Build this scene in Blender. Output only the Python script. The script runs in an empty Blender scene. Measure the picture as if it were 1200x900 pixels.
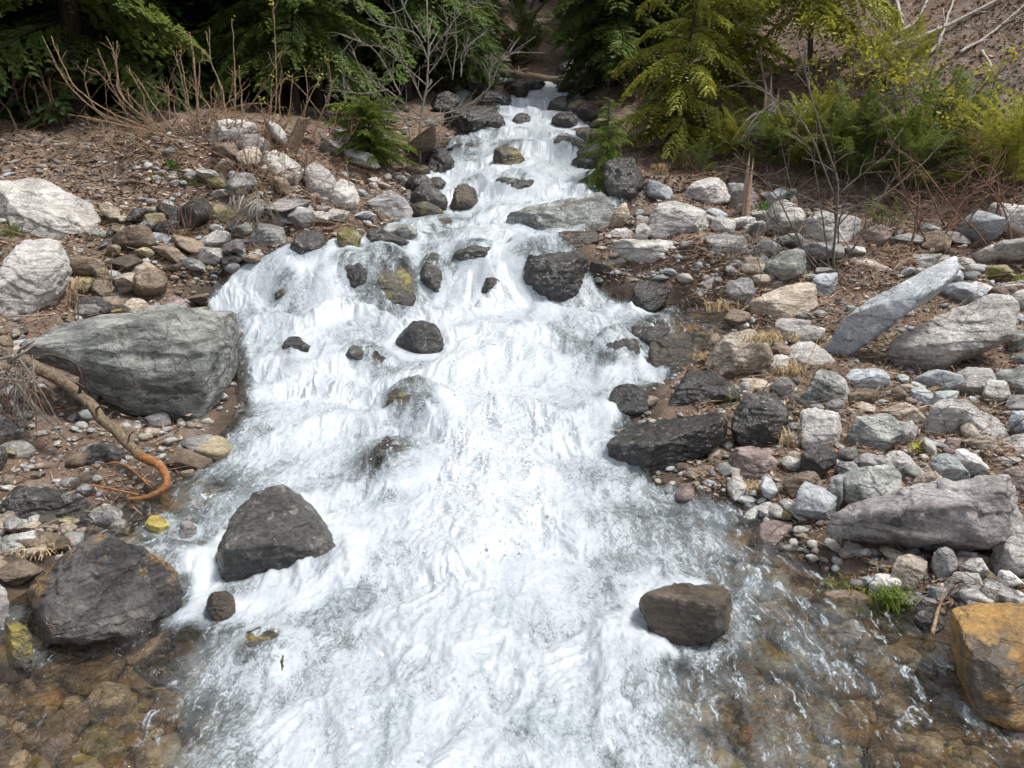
import bpy, bmesh, math, random
import numpy as np
from mathutils import Vector, Matrix

random.seed(7)
SC = bpy.context.scene
COL = SC.collection
R = math.radians

# ------------------------------------------------------------------ camera model
F = 900.0; PITCH = R(13.0)
CP, SP = math.cos(PITCH), math.sin(PITCH)

def ray(u, v):
    a = (u - 600.0) / F; t = (450.0 - v) / F
    return np.array([a, CP + SP * t, -SP + CP * t])       # depth 1 along the axis

def depth_of(y, z):
    return y * CP - z * SP

cam_d = bpy.data.cameras.new('camera'); cam = bpy.data.objects.new('camera', cam_d); COL.objects.link(cam)
cam_d.sensor_width = 36; cam_d.lens = F / 1200 * 36; cam_d.clip_start = .05; cam_d.clip_end = 600
cam.rotation_euler = (R(90) - PITCH, 0, 0)
SC.camera = cam

# ------------------------------------------------------------------ noise
_rng = np.random.default_rng(11)
_P = np.concatenate([_rng.permutation(256)] * 3)
_G = _rng.normal(size=(256, 3)); _G /= np.linalg.norm(_G, axis=1)[:, None]

def perlin(p):
    p = np.asarray(p, float)
    i = np.floor(p).astype(int); f = p - i
    u = f * f * f * (f * (f * 6 - 15) + 10)
    i &= 255
    out = np.zeros(len(p))
    for dx in (0, 1):
        for dy in (0, 1):
            for dz in (0, 1):
                h = _P[_P[_P[(i[:, 0] + dx) & 255] + ((i[:, 1] + dy) & 255)] + ((i[:, 2] + dz) & 255)]
                d = _G[h]
                n = d[:, 0] * (f[:, 0] - dx) + d[:, 1] * (f[:, 1] - dy) + d[:, 2] * (f[:, 2] - dz)
                w = (u[:, 0] if dx else 1 - u[:, 0]) * (u[:, 1] if dy else 1 - u[:, 1]) * (u[:, 2] if dz else 1 - u[:, 2])
                out += w * n
    return out * 1.5

def fbm(p, octv=4, gain=.5, lac=2.03):
    p = np.asarray(p, float); a = 1; s = np.zeros(len(p))
    for k in range(octv):
        s += a * perlin(p + 17.3 * k); a *= gain; p = p * lac
    return s

def ridged(p, octv=4, gain=.5):
    p = np.asarray(p, float); a = 1; s = np.zeros(len(p))
    for k in range(octv):
        s += a * (1 - 2 * np.abs(perlin(p + 31.7 * k))); a *= gain; p = p * 2.07
    return s

def sstep(a, b, x):
    t = np.clip((x - a) / (b - a), 0, 1); return t * t * (3 - 2 * t)

# ------------------------------------------------------------------ the land
ZW = np.array([(-6, -2.55), (0, -2.32), (2.6, -2.17), (3.8, -2.06), (4.7, -1.96), (5.2, -1.89), (5.9, -1.82), (6.25, -1.70), (7.1, -1.64),
               (7.5, -1.50), (8.0, -1.36), (8.3, -1.22), (8.8, -1.18), (9.15, -.74), (9.5, -.45), (10.5, -.28), (11.3, -.13), (11.7, .03), (12.4, .25),
               (12.7, .45), (13.2, .62), (14, .85), (14.3, 1.05), (15.5, 1.42), (16, 1.62), (17, 1.95), (18.2, 2.3), (18.6, 2.5), (20, 2.9), (22, 3.5), (26, 4.8), (40, 10), (120, 40)])
_ys = np.linspace(-6, 60, 3301); _zs = np.interp(_ys, ZW[:, 0], ZW[:, 1])
_k = np.exp(-.5 * (np.arange(-12, 13) / 4.0) ** 2); _k /= _k.sum()
_zs = np.convolve(np.pad(_zs, 12, mode='edge'), _k, mode='valid')
ED = np.array([(-6, -2.9, 2.6), (0, -2.9, 2.4), (2.6, -2.75, 2.15), (3.4, -2.7, 2.1), (3.9, -2.5, 1.78), (4.72, -2.5, 1.52), (5.18, -2.3, .95), (6.07, -2.1, .8), (7.1, -2.45, 1.13),
               (7.7, -2.7, 1.9), (8.08, -2.87, 2.4), (8.5, -3.3, 2.5), (8.83, -3.45, 1.7), (9.05, -3.2, 1.2), (9.3, -2.5, .8), (9.6, -1.9, .5), (10.3, -1.6, .9), (11.5, -1.45, 1.5), (13, -1.4, 1.46),
               (14.2, -1.15, 1.5), (15.5, -.55, 1.45), (17, -.15, 1.35), (19, .05, 1.3), (20, .0, 1.35), (22, -.1, 1.5), (26, -.3, 1.8), (120, -.3, 1.8)])

def zwater(x, y):
    w = .22 * np.sin(1.1 * x + .5 * y) + .12 * np.sin(2.7 * x + 1.3)
    w = w * sstep(3.5, 5.5, y) * (1 - .5 * sstep(12, 16, y))
    z = np.interp(y + w, _ys, _zs)
    for yi, drop, wid, ph in STEPS:                       # lips where the stream drops a hand's height at a time
        e = y - step_y(x, yi, ph)
        z = z + drop * (sstep(-wid * .85, wid * .85, e) - sstep(-.62, .62, e))
    return z
STEPS = [(4.25, .07, .14, 0.3), (4.95, .09, .14, 1.7), (5.7, .13, .16, 2.9), (6.45, .18, .16, 4.4), (7.3, .15, .16, .9), (8.1, .17, .16, 3.6), (10.15, .12, .16, 5.1), (10.95, .14, .2, 1.1), (12.1, .2, .18, 2.2), (13.6, .22, .2, .5), (15, .26, .2, 3.9), (16.4, .3, .22, 1.9), (17.7, .3, .22, 4.9)]
def step_y(x, yi, ph): return yi + .26 * np.sin(1.5 * x + ph) + .13 * np.sin(3.9 * x + 2 * ph) + .06 * np.sin(8.7 * x + 3 * ph)

def edges(y):
    return np.interp(y, ED[:, 0], ED[:, 1]), np.interp(y, ED[:, 0], ED[:, 2])

CPTS = [  # (u, v, y): where the bank is seen, and how far off it is
 (0, 560, 4.9), (0, 480, 5.9), (0, 400, 7.0), (0, 300, 8.2), (100, 300, 8.8), (200, 300, 9.0), (300, 300, 9.4), (150, 520, 5.6), (235, 515, 5.65), (80, 505, 5.75), (0, 220, 9.8), (150, 240, 9.8), (300, 230, 10.5),
 (400, 250, 10.8), (440, 220, 12), (0, 160, 11.5), (150, 165, 11.5), (300, 150, 12), (400, 170, 13), (470, 170, 14), (0, 130, 14), (200, 120, 16), (-300, 130, 15), (400, 110, 20),
 (1190, 690, 3.6), (1190, 620, 4.2), (1190, 560, 4.8), (1000, 530, 5.3), (850, 548, 5.3), (1190, 480, 5.9), (1000, 460, 6.5), (870, 450, 6.8), (1190, 420, 7.0), (1000, 400, 7.8),
 (890, 385, 8.2), (1190, 340, 8.6), (1000, 330, 9.2), (850, 330, 9.2), (770, 300, 9.7), (850, 260, 11), (750, 250, 10.9), (1000, 260, 10.8), (1190, 280, 9.8), (1190, 230, 10.8), (1000, 220, 11.8),
 (850, 200, 13), (760, 200, 13.2), (750, 130, 16), (850, 130, 14.5), (1000, 130, 13), (1190, 130, 12), (1190, 50, 13.5), (1000, 30, 15.5), (850, 50, 17), (1190, -50, 15), (650, 60, 25)]
pts = []
for u, v, y in CPTS:
    d = ray(u, v); s = y / d[1]; pts.append((d[0] * s, y, d[2] * s))
for y, xl, xr in ED[1:22]:
    z = float(np.interp(y, _ys, _zs)); pts.append((xl, y, z + .06)); pts.append((xr, y, z + .06))
pts += [(-10, 30, 5.5), (-25, 30, 6), (-10, 60, 15), (-9, 5, -.6), (-12, 10, 1.5), (-25, 12, 3), (-8, 0, -1.0), (-8, -4, -1), (-30, -4, 0), (20, 15, 11), (20, 30, 17), (12, 25, 9.5),
        (15, 5, 3), (7, 3, -.9), (7, -4, -1), (30, -4, 3), (20, 60, 30), (0, 30, 6.3), (0, 60, 17), (0, 110, 32), (-60, 60, 20), (60, 60, 45), (-60, 0, 3), (60, 0, 14), (-60, 120, 40), (60, 120, 60)]
CT = np.array(pts)
def _U(r2): return .5 * r2 * np.log(r2 + 1e-9)
_n = len(CT)
_d2 = ((CT[:, None, :2] - CT[None, :, :2]) ** 2).sum(-1)
_A = np.zeros((_n + 3, _n + 3)); _A[:_n, :_n] = _U(_d2) + .25 * np.eye(_n)
_A[:_n, _n] = 1; _A[:_n, _n + 1:] = CT[:, :2]; _A[_n:, :_n] = _A[:_n, _n:].T
_W = np.linalg.solve(_A, np.concatenate([CT[:, 2], np.zeros(3)]))

def tps(x, y):
    o = np.empty(len(x))
    for i in range(0, len(x), 20000):
        xx, yy = x[i:i + 20000], y[i:i + 20000]
        r2 = (xx[:, None] - CT[None, :, 0]) ** 2 + (yy[:, None] - CT[None, :, 1]) ** 2
        o[i:i + 20000] = _U(r2) @ _W[:_n] + _W[_n] + _W[_n + 1] * xx + _W[_n + 2] * yy
    return o

MOUNDS = [(-3.3, 11.0, .42, .95, .65), (-4.6, 11.3, .22, .9, .7), (-2.9, 10.3, .16, .6, .4), (3.6, 8.2, .14, .7, .6), (3.1, 6.6, .10, .6, .5)]
def ground(x, y, rough=True):
    x = np.atleast_1d(np.asarray(x, float)); y = np.atleast_1d(np.asarray(y, float))
    xl, xr = edges(y)
    d = np.maximum(xl - x, x - xr)                       # >0 on the bank
    z = tps(x, y)
    for mx_, my_, mh, sx, sy in MOUNDS: z = z + mh * np.exp(-((x - mx_) / sx) ** 2 - ((y - my_) / sy) ** 2)
    w = zwater(x, y)
    half = .5 * (xr - xl)
    t = np.clip(-d / np.maximum(half, .1), 0, 1)
    bed = w - .05 - .27 * t ** .6
    up = sstep(20.8, 22.5, y)
    k = sstep(-.02, .45, d)
    h = bed * (1 - k) + np.maximum(z, w + .02) * k
    h = h * (1 - up) + z * up
    if rough:
        p = np.stack([x, y, 0 * x], 1)
        a = sstep(-.1, 1.0, d)
        h = h + (.035 + .05 * a) * fbm(p * 1.7, 3) + .014 * fbm(p * 9 + 5, 2) + a * sstep(14, 30, y) * .5 * fbm(p * .35, 2)
    return h

def surf(x, y):
    xl, xr = edges(np.asarray(y, float))
    g = ground(x, y, False); inside = (x > xl) & (x < xr) & (y < 21.3)
    return np.where(inside, np.maximum(g, zwater(x, y)), g)

# a table of the land, so that thousands of small things can be set down quickly
_tx = np.sinh(np.linspace(-1, 1, 900) * 3.2) / math.sinh(3.2) * 45; _ty = np.concatenate([np.linspace(-4, 1.55, 12), np.geomspace(1.6, 100, 1100)])
_TX, _TY = np.meshgrid(_tx, _ty)
_TS = surf(_TX.ravel(), _TY.ravel()).reshape(_TX.shape); _TG = ground(_TX.ravel(), _TY.ravel()).reshape(_TX.shape)
def look(tab, x, y):
    x = np.atleast_1d(np.asarray(x, float)); y = np.atleast_1d(np.asarray(y, float))
    i = np.clip(np.searchsorted(_tx, x) - 1, 0, len(_tx) - 2); j = np.clip(np.searchsorted(_ty, y) - 1, 0, len(_ty) - 2)
    fx = np.clip((x - _tx[i]) / (_tx[i + 1] - _tx[i]), 0, 1); fy = np.clip((y - _ty[j]) / (_ty[j + 1] - _ty[j]), 0, 1)
    return (tab[j, i] * (1 - fx) + tab[j, i + 1] * fx) * (1 - fy) + (tab[j + 1, i] * (1 - fx) + tab[j + 1, i + 1] * fx) * fy
def gnd(x, y): return look(_TG, x, y)

_S = np.geomspace(1.6, 90, 2600)
_hit = {}
def hit(u, v):
    k = (round(u, 1), round(v, 1))
    if k not in _hit:
        d = ray(u, v); p = _S[:, None] * d[None]
        below = p[:, 2] < look(_TS, p[:, 0], p[:, 1])
        i = int(np.argmax(below)) if below.any() else len(_S) - 1
        _hit[k] = (_S[i], p[i])
    return _hit[k]

def at(u, v, y):
    d = ray(u, v); return d * (y / d[1])

def project(p):
    p = np.asarray(p, float); d = p[..., 1] * CP - p[..., 2] * SP
    return 600 + F * p[..., 0] / d, 450 - F * (p[..., 1] * SP + p[..., 2] * CP) / d

# ------------------------------------------------------------------ mesh helpers
def mesh_np(name, V, Fc, mats, parent=None, smooth=False, attrs=None, link=True, matidx=None):
    """V (n,3); Fc (m,k) or a list of such arrays"""
    me = bpy.data.meshes.new(name)
    V = np.asarray(V, np.float32)
    Fl = Fc if isinstance(Fc, list) else [Fc]
    Fl = [np.asarray(f, np.int32) for f in Fl if len(f)]
    nl = sum(f.size for f in Fl); nf = sum(len(f) for f in Fl)
    me.vertices.add(len(V)); me.vertices.foreach_set('co', V.ravel())
    me.loops.add(nl); me.polygons.add(nf)
    me.loops.foreach_set('vertex_index', np.concatenate([f.ravel() for f in Fl]))
    tot = np.concatenate([np.full(len(f), f.shape[1], np.int32) for f in Fl])
    st = np.concatenate([[0], np.cumsum(tot)[:-1]]).astype(np.int32)
    me.polygons.foreach_set('loop_start', st)
    try: me.polygons.foreach_set('loop_total', tot)
    except Exception: pass
    if matidx is not None: me.polygons.foreach_set('material_index', np.asarray(matidx, np.int32))
    me.update(calc_edges=True)
    me.polygons.foreach_set('use_smooth', np.full(nf, smooth, bool))
    for m in (mats if isinstance(mats, (list, tuple)) else [mats]): me.materials.append(m)
    for k, a in (attrs or {}).items():
        a = np.asarray(a, np.float32)
        at_ = me.attributes.new(k, 'FLOAT' if a.ndim == 1 else 'FLOAT_VECTOR', 'POINT')
        at_.data.foreach_set('value' if a.ndim == 1 else 'vector', a.ravel())
    ob = bpy.data.objects.new(name, me)
    if link: COL.objects.link(ob)
    if parent: ob.parent = parent
    return ob

def thing(name, loc, label, cat, group=None):
    o = bpy.data.objects.new(name, None); COL.objects.link(o); o.empty_display_size = .2
    o.location = tuple(loc); tag(o, label, cat, group); return o

def tag(o, label=None, cat=None, group=None, kind=None):
    if label: o['label'] = label
    if cat: o['category'] = cat
    if group: o['group'] = group
    if kind: o['kind'] = kind
    return o

def smooth_path(P, n):
    P = np.asarray(P, float)
    if len(P) == 2: return P[0] + (P[1] - P[0]) * np.linspace(0, 1, n)[:, None]
    Q = np.vstack([2 * P[0] - P[1], P, 2 * P[-1] - P[-2]]); out = []
    seg = len(P) - 1
    for t in np.linspace(0, seg - 1e-6, n):
        i = int(t); f = t - i; a, b, c, d = Q[i], Q[i + 1], Q[i + 2], Q[i + 3]
        out.append(.5 * (2 * b + (c - a) * f + (2 * a - 5 * b + 4 * c - d) * f * f + (3 * b - a - 3 * c + d) * f ** 3))
    return np.array(out)

def tube(P, r, sides=6, cap=True):
    P = np.asarray(P, float); n = len(P); r = np.broadcast_to(np.asarray(r, float), (n,))
    T = np.gradient(P, axis=0); T /= np.linalg.norm(T, axis=1)[:, None] + 1e-9
    ref = np.array([0, 0, 1.0]) if abs(T[:, 2]).mean() < .8 else np.array([1.0, 0, 0])
    A = np.cross(T, ref); A /= np.linalg.norm(A, axis=1)[:, None] + 1e-9
    B = np.cross(T, A)
    th = np.arange(sides) * 2 * math.pi / sides
    V = P[:, None] + r[:, None, None] * (np.cos(th)[None, :, None] * A[:, None] + np.sin(th)[None, :, None] * B[:, None])
    V = V.reshape(-1, 3)
    i = np.arange(n - 1)[:, None] * sides; j = np.arange(sides)[None]; j2 = (j + 1) % sides
    Q = np.stack([i + j, i + j2, i + sides + j2, i + sides + j], -1).reshape(-1, 4)
    if cap:
        V = np.vstack([V, P[0] - T[0] * r[0] * .3, P[-1] + T[-1] * r[-1] * .6])
        a = np.arange(sides); b = (a + 1) % sides; o = (n - 1) * sides
        tr = np.concatenate([np.stack([b, a, np.full(sides, n * sides)], 1), np.stack([o + a, o + b, np.full(sides, n * sides + 1)], 1)])
        return V, [Q, tr]
    return V, [Q]

def join(parts):
    Vs, q, t, o = [], [], [], 0
    for V, Fs in parts:
        Vs.append(V)
        for f in Fs: (q if f.shape[1] == 4 else t).append(f + o)
        o += len(V)
    out = []
    if q: out.append(np.concatenate(q))
    if t: out.append(np.concatenate(t))
    return np.concatenate(Vs), out

# ------------------------------------------------------------------ node helpers
class NT:
    def __init__(s, name):
        s.m = bpy.data.materials.new(name); s.m.use_nodes = True
        s.t = s.m.node_tree; s.t.nodes.clear()
        s.out = s.n('ShaderNodeOutputMaterial')
    def n(s, ty, **kw):
        x = s.t.nodes.new(ty)
        for k, v in kw.items():
            if k.startswith('_'): setattr(x, k[1:], v)
        return x
    def l(s, a, b): s.t.links.new(a, b)
    def put(s, sock, v):
        if hasattr(v, 'is_output'): s.l(v, sock)
        else: sock.default_value = v
    def noise(s, vec, scale, detail=4, rough=.55, dist=0, out='Fac'):
        x = s.n('ShaderNodeTexNoise'); s.put(x.inputs['Vector'], vec); s.put(x.inputs['Scale'], scale)
        x.inputs['Detail'].default_value = detail; x.inputs['Roughness'].default_value = rough; x.inputs['Distortion'].default_value = dist
        return x.outputs[out]
    def ramp(s, fac, stops, interp='LINEAR'):
        x = s.n('ShaderNodeValToRGB'); x.color_ramp.interpolation = interp
        e = x.color_ramp.elements
        while len(e) < len(stops): e.new(.5)
        for i, (p, c) in enumerate(stops):
            e[i].position = p; e[i].color = (c, c, c, 1) if isinstance(c, (int, float)) else (*c, 1)
        s.l(fac, x.inputs[0]); return x.outputs[0]
    def mix(s, fac, a, b, mode='MIX'):
        x = s.n('ShaderNodeMix'); x.data_type = 'RGBA'; x.blend_type = mode
        s.put(x.inputs[0], fac)
        for i, v in ((6, a), (7, b)):
            s.put(x.inputs[i], v if hasattr(v, 'is_output') else (*v, 1))
        return x.outputs[2]
    def math(s, op, a, b=0., clamp=False):
        x = s.n('ShaderNodeMath'); x.operation = op; x.use_clamp = clamp; s.put(x.inputs[0], a); s.put(x.inputs[1], b); return x.outputs[0]
    def mapping(s, vec, scale=(1, 1, 1), rot=(0, 0, 0), loc=(0, 0, 0)):
        x = s.n('ShaderNodeMapping'); s.put(x.inputs[0], vec); s.put(x.inputs['Location'], loc)
        x.inputs['Rotation'].default_value = rot; x.inputs['Scale'].default_value = scale; return x.outputs[0]
    def bump(s, h, strength=.5, dist=.02, normal=None):
        x = s.n('ShaderNodeBump'); x.inputs['Strength'].default_value = strength; x.inputs['Distance'].default_value = dist
        s.l(h, x.inputs['Height'])
        if normal: s.l(normal, x.inputs['Normal'])
        return x.outputs[0]
    def attr(s, name, out='Fac'):
        x = s.n('ShaderNodeAttribute'); x.attribute_name = name; return x.outputs[out]

def rock_mat(name, c1, c2, c3=None, spot=.0, rough=.85, band=10, bandamt=.5, bump=.8, speck=.45, wet=False, sscale=4.0):
    t = NT(name); tc = t.n('ShaderNodeTexCoord'); oi = t.n('ShaderNodeObjectInfo')
    off = t.math('MULTIPLY', oi.outputs['Random'], 37.0)
    cb = t.n('ShaderNodeCombineXYZ'); t.l(off, cb.inputs[0]); t.l(off, cb.inputs[1])
    va = t.n('ShaderNodeVectorMath'); va.operation = 'ADD'; t.l(tc.outputs['Object'], va.inputs[0]); t.l(cb.outputs[0], va.inputs[1])
    v = va.outputs[0]
    sh = lambda c, k: tuple(min(.8, x * k) for x in c)
    a = t.noise(v, 2.6, 8, .66, .5); sp = t.noise(v, 42, 5, .75); pit = t.noise(v, 15, 6, .7, .4)
    bn = t.noise(t.mapping(v, (1.1, 1.5, band), (.35, .45, .3)), 1.6, 8, .66, .7)
    col = t.mix(t.ramp(a, [(.40, 0.), (.60, 1.)]), c1, c2)
    col = t.mix(t.math('MULTIPLY', t.ramp(bn, [(.38, 1.), (.49, 0.)]), bandamt), col, sh(c1, .45))
    col = t.mix(t.math('MULTIPLY', t.ramp(bn, [(.54, 0.), (.64, 1.)]), bandamt), col, sh(c2, 1.35))
    st = t.noise(v, 3.7, 7, .7, .6)
    col = t.mix(t.ramp(st, [(.57, 0.), (.66, .6)]), col, sh(c1, .45))
    col = t.mix(t.ramp(t.noise(v, 6.5, 6, .72, .3), [(.58, 0.), (.64, .65)]), col, sh(c2, 1.4))
    if c3:
        s3 = t.noise(v, sscale, 7, .68, .4)
        col = t.mix(t.ramp(s3, [(.61 - spot, 0.), (.67 - spot, .9)]), col, t.mix(sp, sh(c3, .6), sh(c3, 1.1)))
    col = t.mix(1.0, col, t.ramp(sp, [(.28, 1 - speck), (.5, 1.), (.72, 1 + speck)]), 'MULTIPLY')
    col = t.mix(t.math('MULTIPLY', t.ramp(pit, [(.32, 1.), (.42, 0.)]), .6), col, sh(c1, .3))
    vo = t.n('ShaderNodeTexVoronoi'); vo.feature = 'DISTANCE_TO_EDGE'; vo.inputs['Scale'].default_value = 1.0
    dv = t.n('ShaderNodeVectorMath'); dv.operation = 'MULTIPLY_ADD'; t.l(t.noise(v, 4, 5, .6, out='Color'), dv.inputs[0]); dv.inputs[1].default_value = (.9, .9, .9); t.l(t.mapping(v, (1.7, 2.2, 5.5), (.4, .5, .2)), dv.inputs[2]); t.l(dv.outputs[0], vo.inputs['Vector'])
    ck = t.ramp(vo.outputs['Distance'], [(.0, 0.), (.022, 1.)])
    col = t.mix(t.math('MULTIPLY', t.math('SUBTRACT', 1.0, ck), t.ramp(st, [(.42, 0.), (.52, .75)])), col, sh(c1, .22))
    rb = t.math('MULTIPLY_ADD', oi.outputs['Random'], .45); rb.node.inputs[2].default_value = .78
    col = t.mix(1.0, col, rb, 'MULTIPLY')
    p = t.n('ShaderNodeBsdfPrincipled'); t.l(col, p.inputs['Base Color'])
    h = t.math('ADD', t.math('MULTIPLY', bn, .7), t.math('ADD', t.math('MULTIPLY', pit, .6), t.math('MULTIPLY', sp, .28)))
    h = t.math('ADD', h, t.math('MULTIPLY', t.noise(v, 120, 3, .6), .10)); h = t.math('ADD', h, t.math('MULTIPLY', ck, .12))
    t.l(t.bump(h, bump, .05), p.inputs['Normal'])
    if wet:
        t.l(t.ramp(a, [(.35, rough), (.65, rough + .25)]), p.inputs['Roughness']); p.inputs['Specular IOR Level'].default_value = .75
    else:
        p.inputs['Roughness'].default_value = rough; p.inputs['Specular IOR Level'].default_value = .25
    t.l(p.outputs[0], t.out.inputs[0]); return t.m

RM = {
 'pale': rock_mat('pale_grey_stone', (.34, .325, .30), (.50, .485, .46), (.60, .59, .57), .0),
 'white': rock_mat('whitish_stone', (.36, .345, .325), (.50, .485, .465), (.33, .27, .21), -.04, bandamt=.3),
 'blue': rock_mat('blue_grey_stone', (.27, .295, .315), (.40, .42, .435), (.47, .46, .44), -.03, band=6, bandamt=.3, bump=.45),
 'green': rock_mat('greenish_schist', (.16, .172, .16), (.35, .36, .34), (.13, .12, .10), .02, bandamt=.75, band=7),
 'teal': rock_mat('pale_teal_stone', (.26, .295, .29), (.40, .43, .415), (.5, .5, .47), -.05, bandamt=.3),
 'tan': rock_mat('tan_stone', (.30, .25, .195), (.45, .395, .33), (.24, .19, .14), -.02),
 'brown': rock_mat('brown_stone', (.13, .10, .075), (.25, .20, .15), (.30, .28, .25), -.04),
 'pink': rock_mat('reddish_stone', (.20, .155, .14), (.33, .27, .245), (.32, .29, .27), -.03),
 'grey': rock_mat('mid_grey_stone', (.19, .185, .18), (.33, .325, .32), (.4, .39, .37), -.05),
 'purple': rock_mat('purplish_grey_stone', (.15, .14, .138), (.30, .285, .28), (.45, .43, .41), -.03, bump=.8),
 'moss': rock_mat('mossy_tan_stone', (.20, .17, .10), (.34, .29, .20), (.14, .135, .03), .08),
 'dark': rock_mat('dark_wet_stone', (.010, .0095, .009), (.042, .040, .037), (.19, .18, .155), .03, sscale=13, rough=.10, wet=True, bump=.8, bandamt=.4, speck=.9),
 'wetgrey': rock_mat('wet_grey_stone', (.018, .017, .016), (.070, .067, .062), (.24, .23, .21), .04, sscale=11, rough=.10, wet=True, bump=.9, speck=.9),
 'wetbrown': rock_mat('wet_brown_stone', (.032, .025, .017), (.085, .063, .038), (.17, .115, .04), -.02, rough=.2, wet=True),
 'wetmoss': rock_mat('wet_mossy_stone', (.030, .027, .021), (.075, .065, .048), (.24, .20, .03), .08, rough=.28, wet=True, sscale=6),
 'wetorange': rock_mat('wet_rust_blotched_stone', (.038, .036, .035), (.15, .14, .13), (.36, .21, .075),   .10, rough=.18, speck=.8, wet=True, sscale=3, bump=.9),
 'amber': rock_mat('amber_stained_stone', (.15, .085, .022), (.29, .165, .04), (.075, .064, .058), .10, rough=.34, wet=True, sscale=3.2, bandamt=.3),
 'yellow': rock_mat('yellow_algae_stone', (.28, .22, .05), (.42, .36, .10), (.12, .10, .06), .0, rough=.45, wet=True, sscale=6),
}

def leafy(name, c):
    t = NT(name); oi = t.n('ShaderNodeTexCoord'); n = t.noise(oi.outputs['Object'], 24, 2)
    col = t.ramp(n, [(.25, tuple(x * .5 for x in c)), (.5, c), (.75, tuple(min(1, x * 1.6) for x in c))])
    p = t.n('ShaderNodeBsdfPrincipled'); t.l(col, p.inputs['Base Color']); p.inputs['Roughness'].default_value = .75; p.inputs['Specular IOR Level'].default_value = .2
    t.l(p.outputs[0], t.out.inputs[0]); return t.m
# ------------------------------------------------------------------ rocks
_ico = {}
def ico(sub):
    if sub not in _ico:
        bm = bmesh.new(); bmesh.ops.create_icosphere(bm, subdivisions=sub, radius=1)
        V = np.array([v.co[:] for v in bm.verts]); Fc = np.array([[v.index for v in f.verts] for f in bm.faces]); bm.free()
        V /= np.linalg.norm(V, axis=1)[:, None]; _ico[sub] = (V, Fc)
    return _ico[sub]

def polyhedron(dirs, N, off, q):
    dn = np.maximum(dirs @ N.T, 1e-4) / off[None]
    m = dn.max(1)
    return 1.0 / (m * (((dn / m[:, None]) ** q).sum(1)) ** (1.0 / q))

def rough_up(P, size, rng, amt=1.0, strata=None):
    o = rng.uniform(0, 90, 3)
    n = P / (np.linalg.norm(P, axis=1)[:, None] + 1e-9)
    q = P / size
    d = .050 * fbm(q * 2.2 + o, 3) + .030 * ridged(q * 4.5 + o, 3) + .022 * fbm(q * 13 + o, 4, .6)
    if strata is not None:
        s = (q @ strata) * 9 + 1.6 * fbm(q * 1.5 + o + 9, 2)
        f = s - np.floor(s)
        d = d + .026 * (sstep(.0, .16, f) - f)
    return P + n * (d * size * amt)[:, None]

ROCKS = []        # (centre px, px size, label, ref) for later placing
WET = []          # x, y, radius of what stands in the water
def hull2(P):
    P = sorted(map(tuple, P)); 
    def half(S):
        h = []
        for p in S:
            while len(h) > 1 and (h[-1][0] - h[-2][0]) * (p[1] - h[-2][1]) - (h[-1][1] - h[-2][1]) * (p[0] - h[-2][0]) <= 0: h.pop()
            h.append(p)
        return h[:-1]
    return np.array(half(P) + half(P[::-1]))

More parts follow.
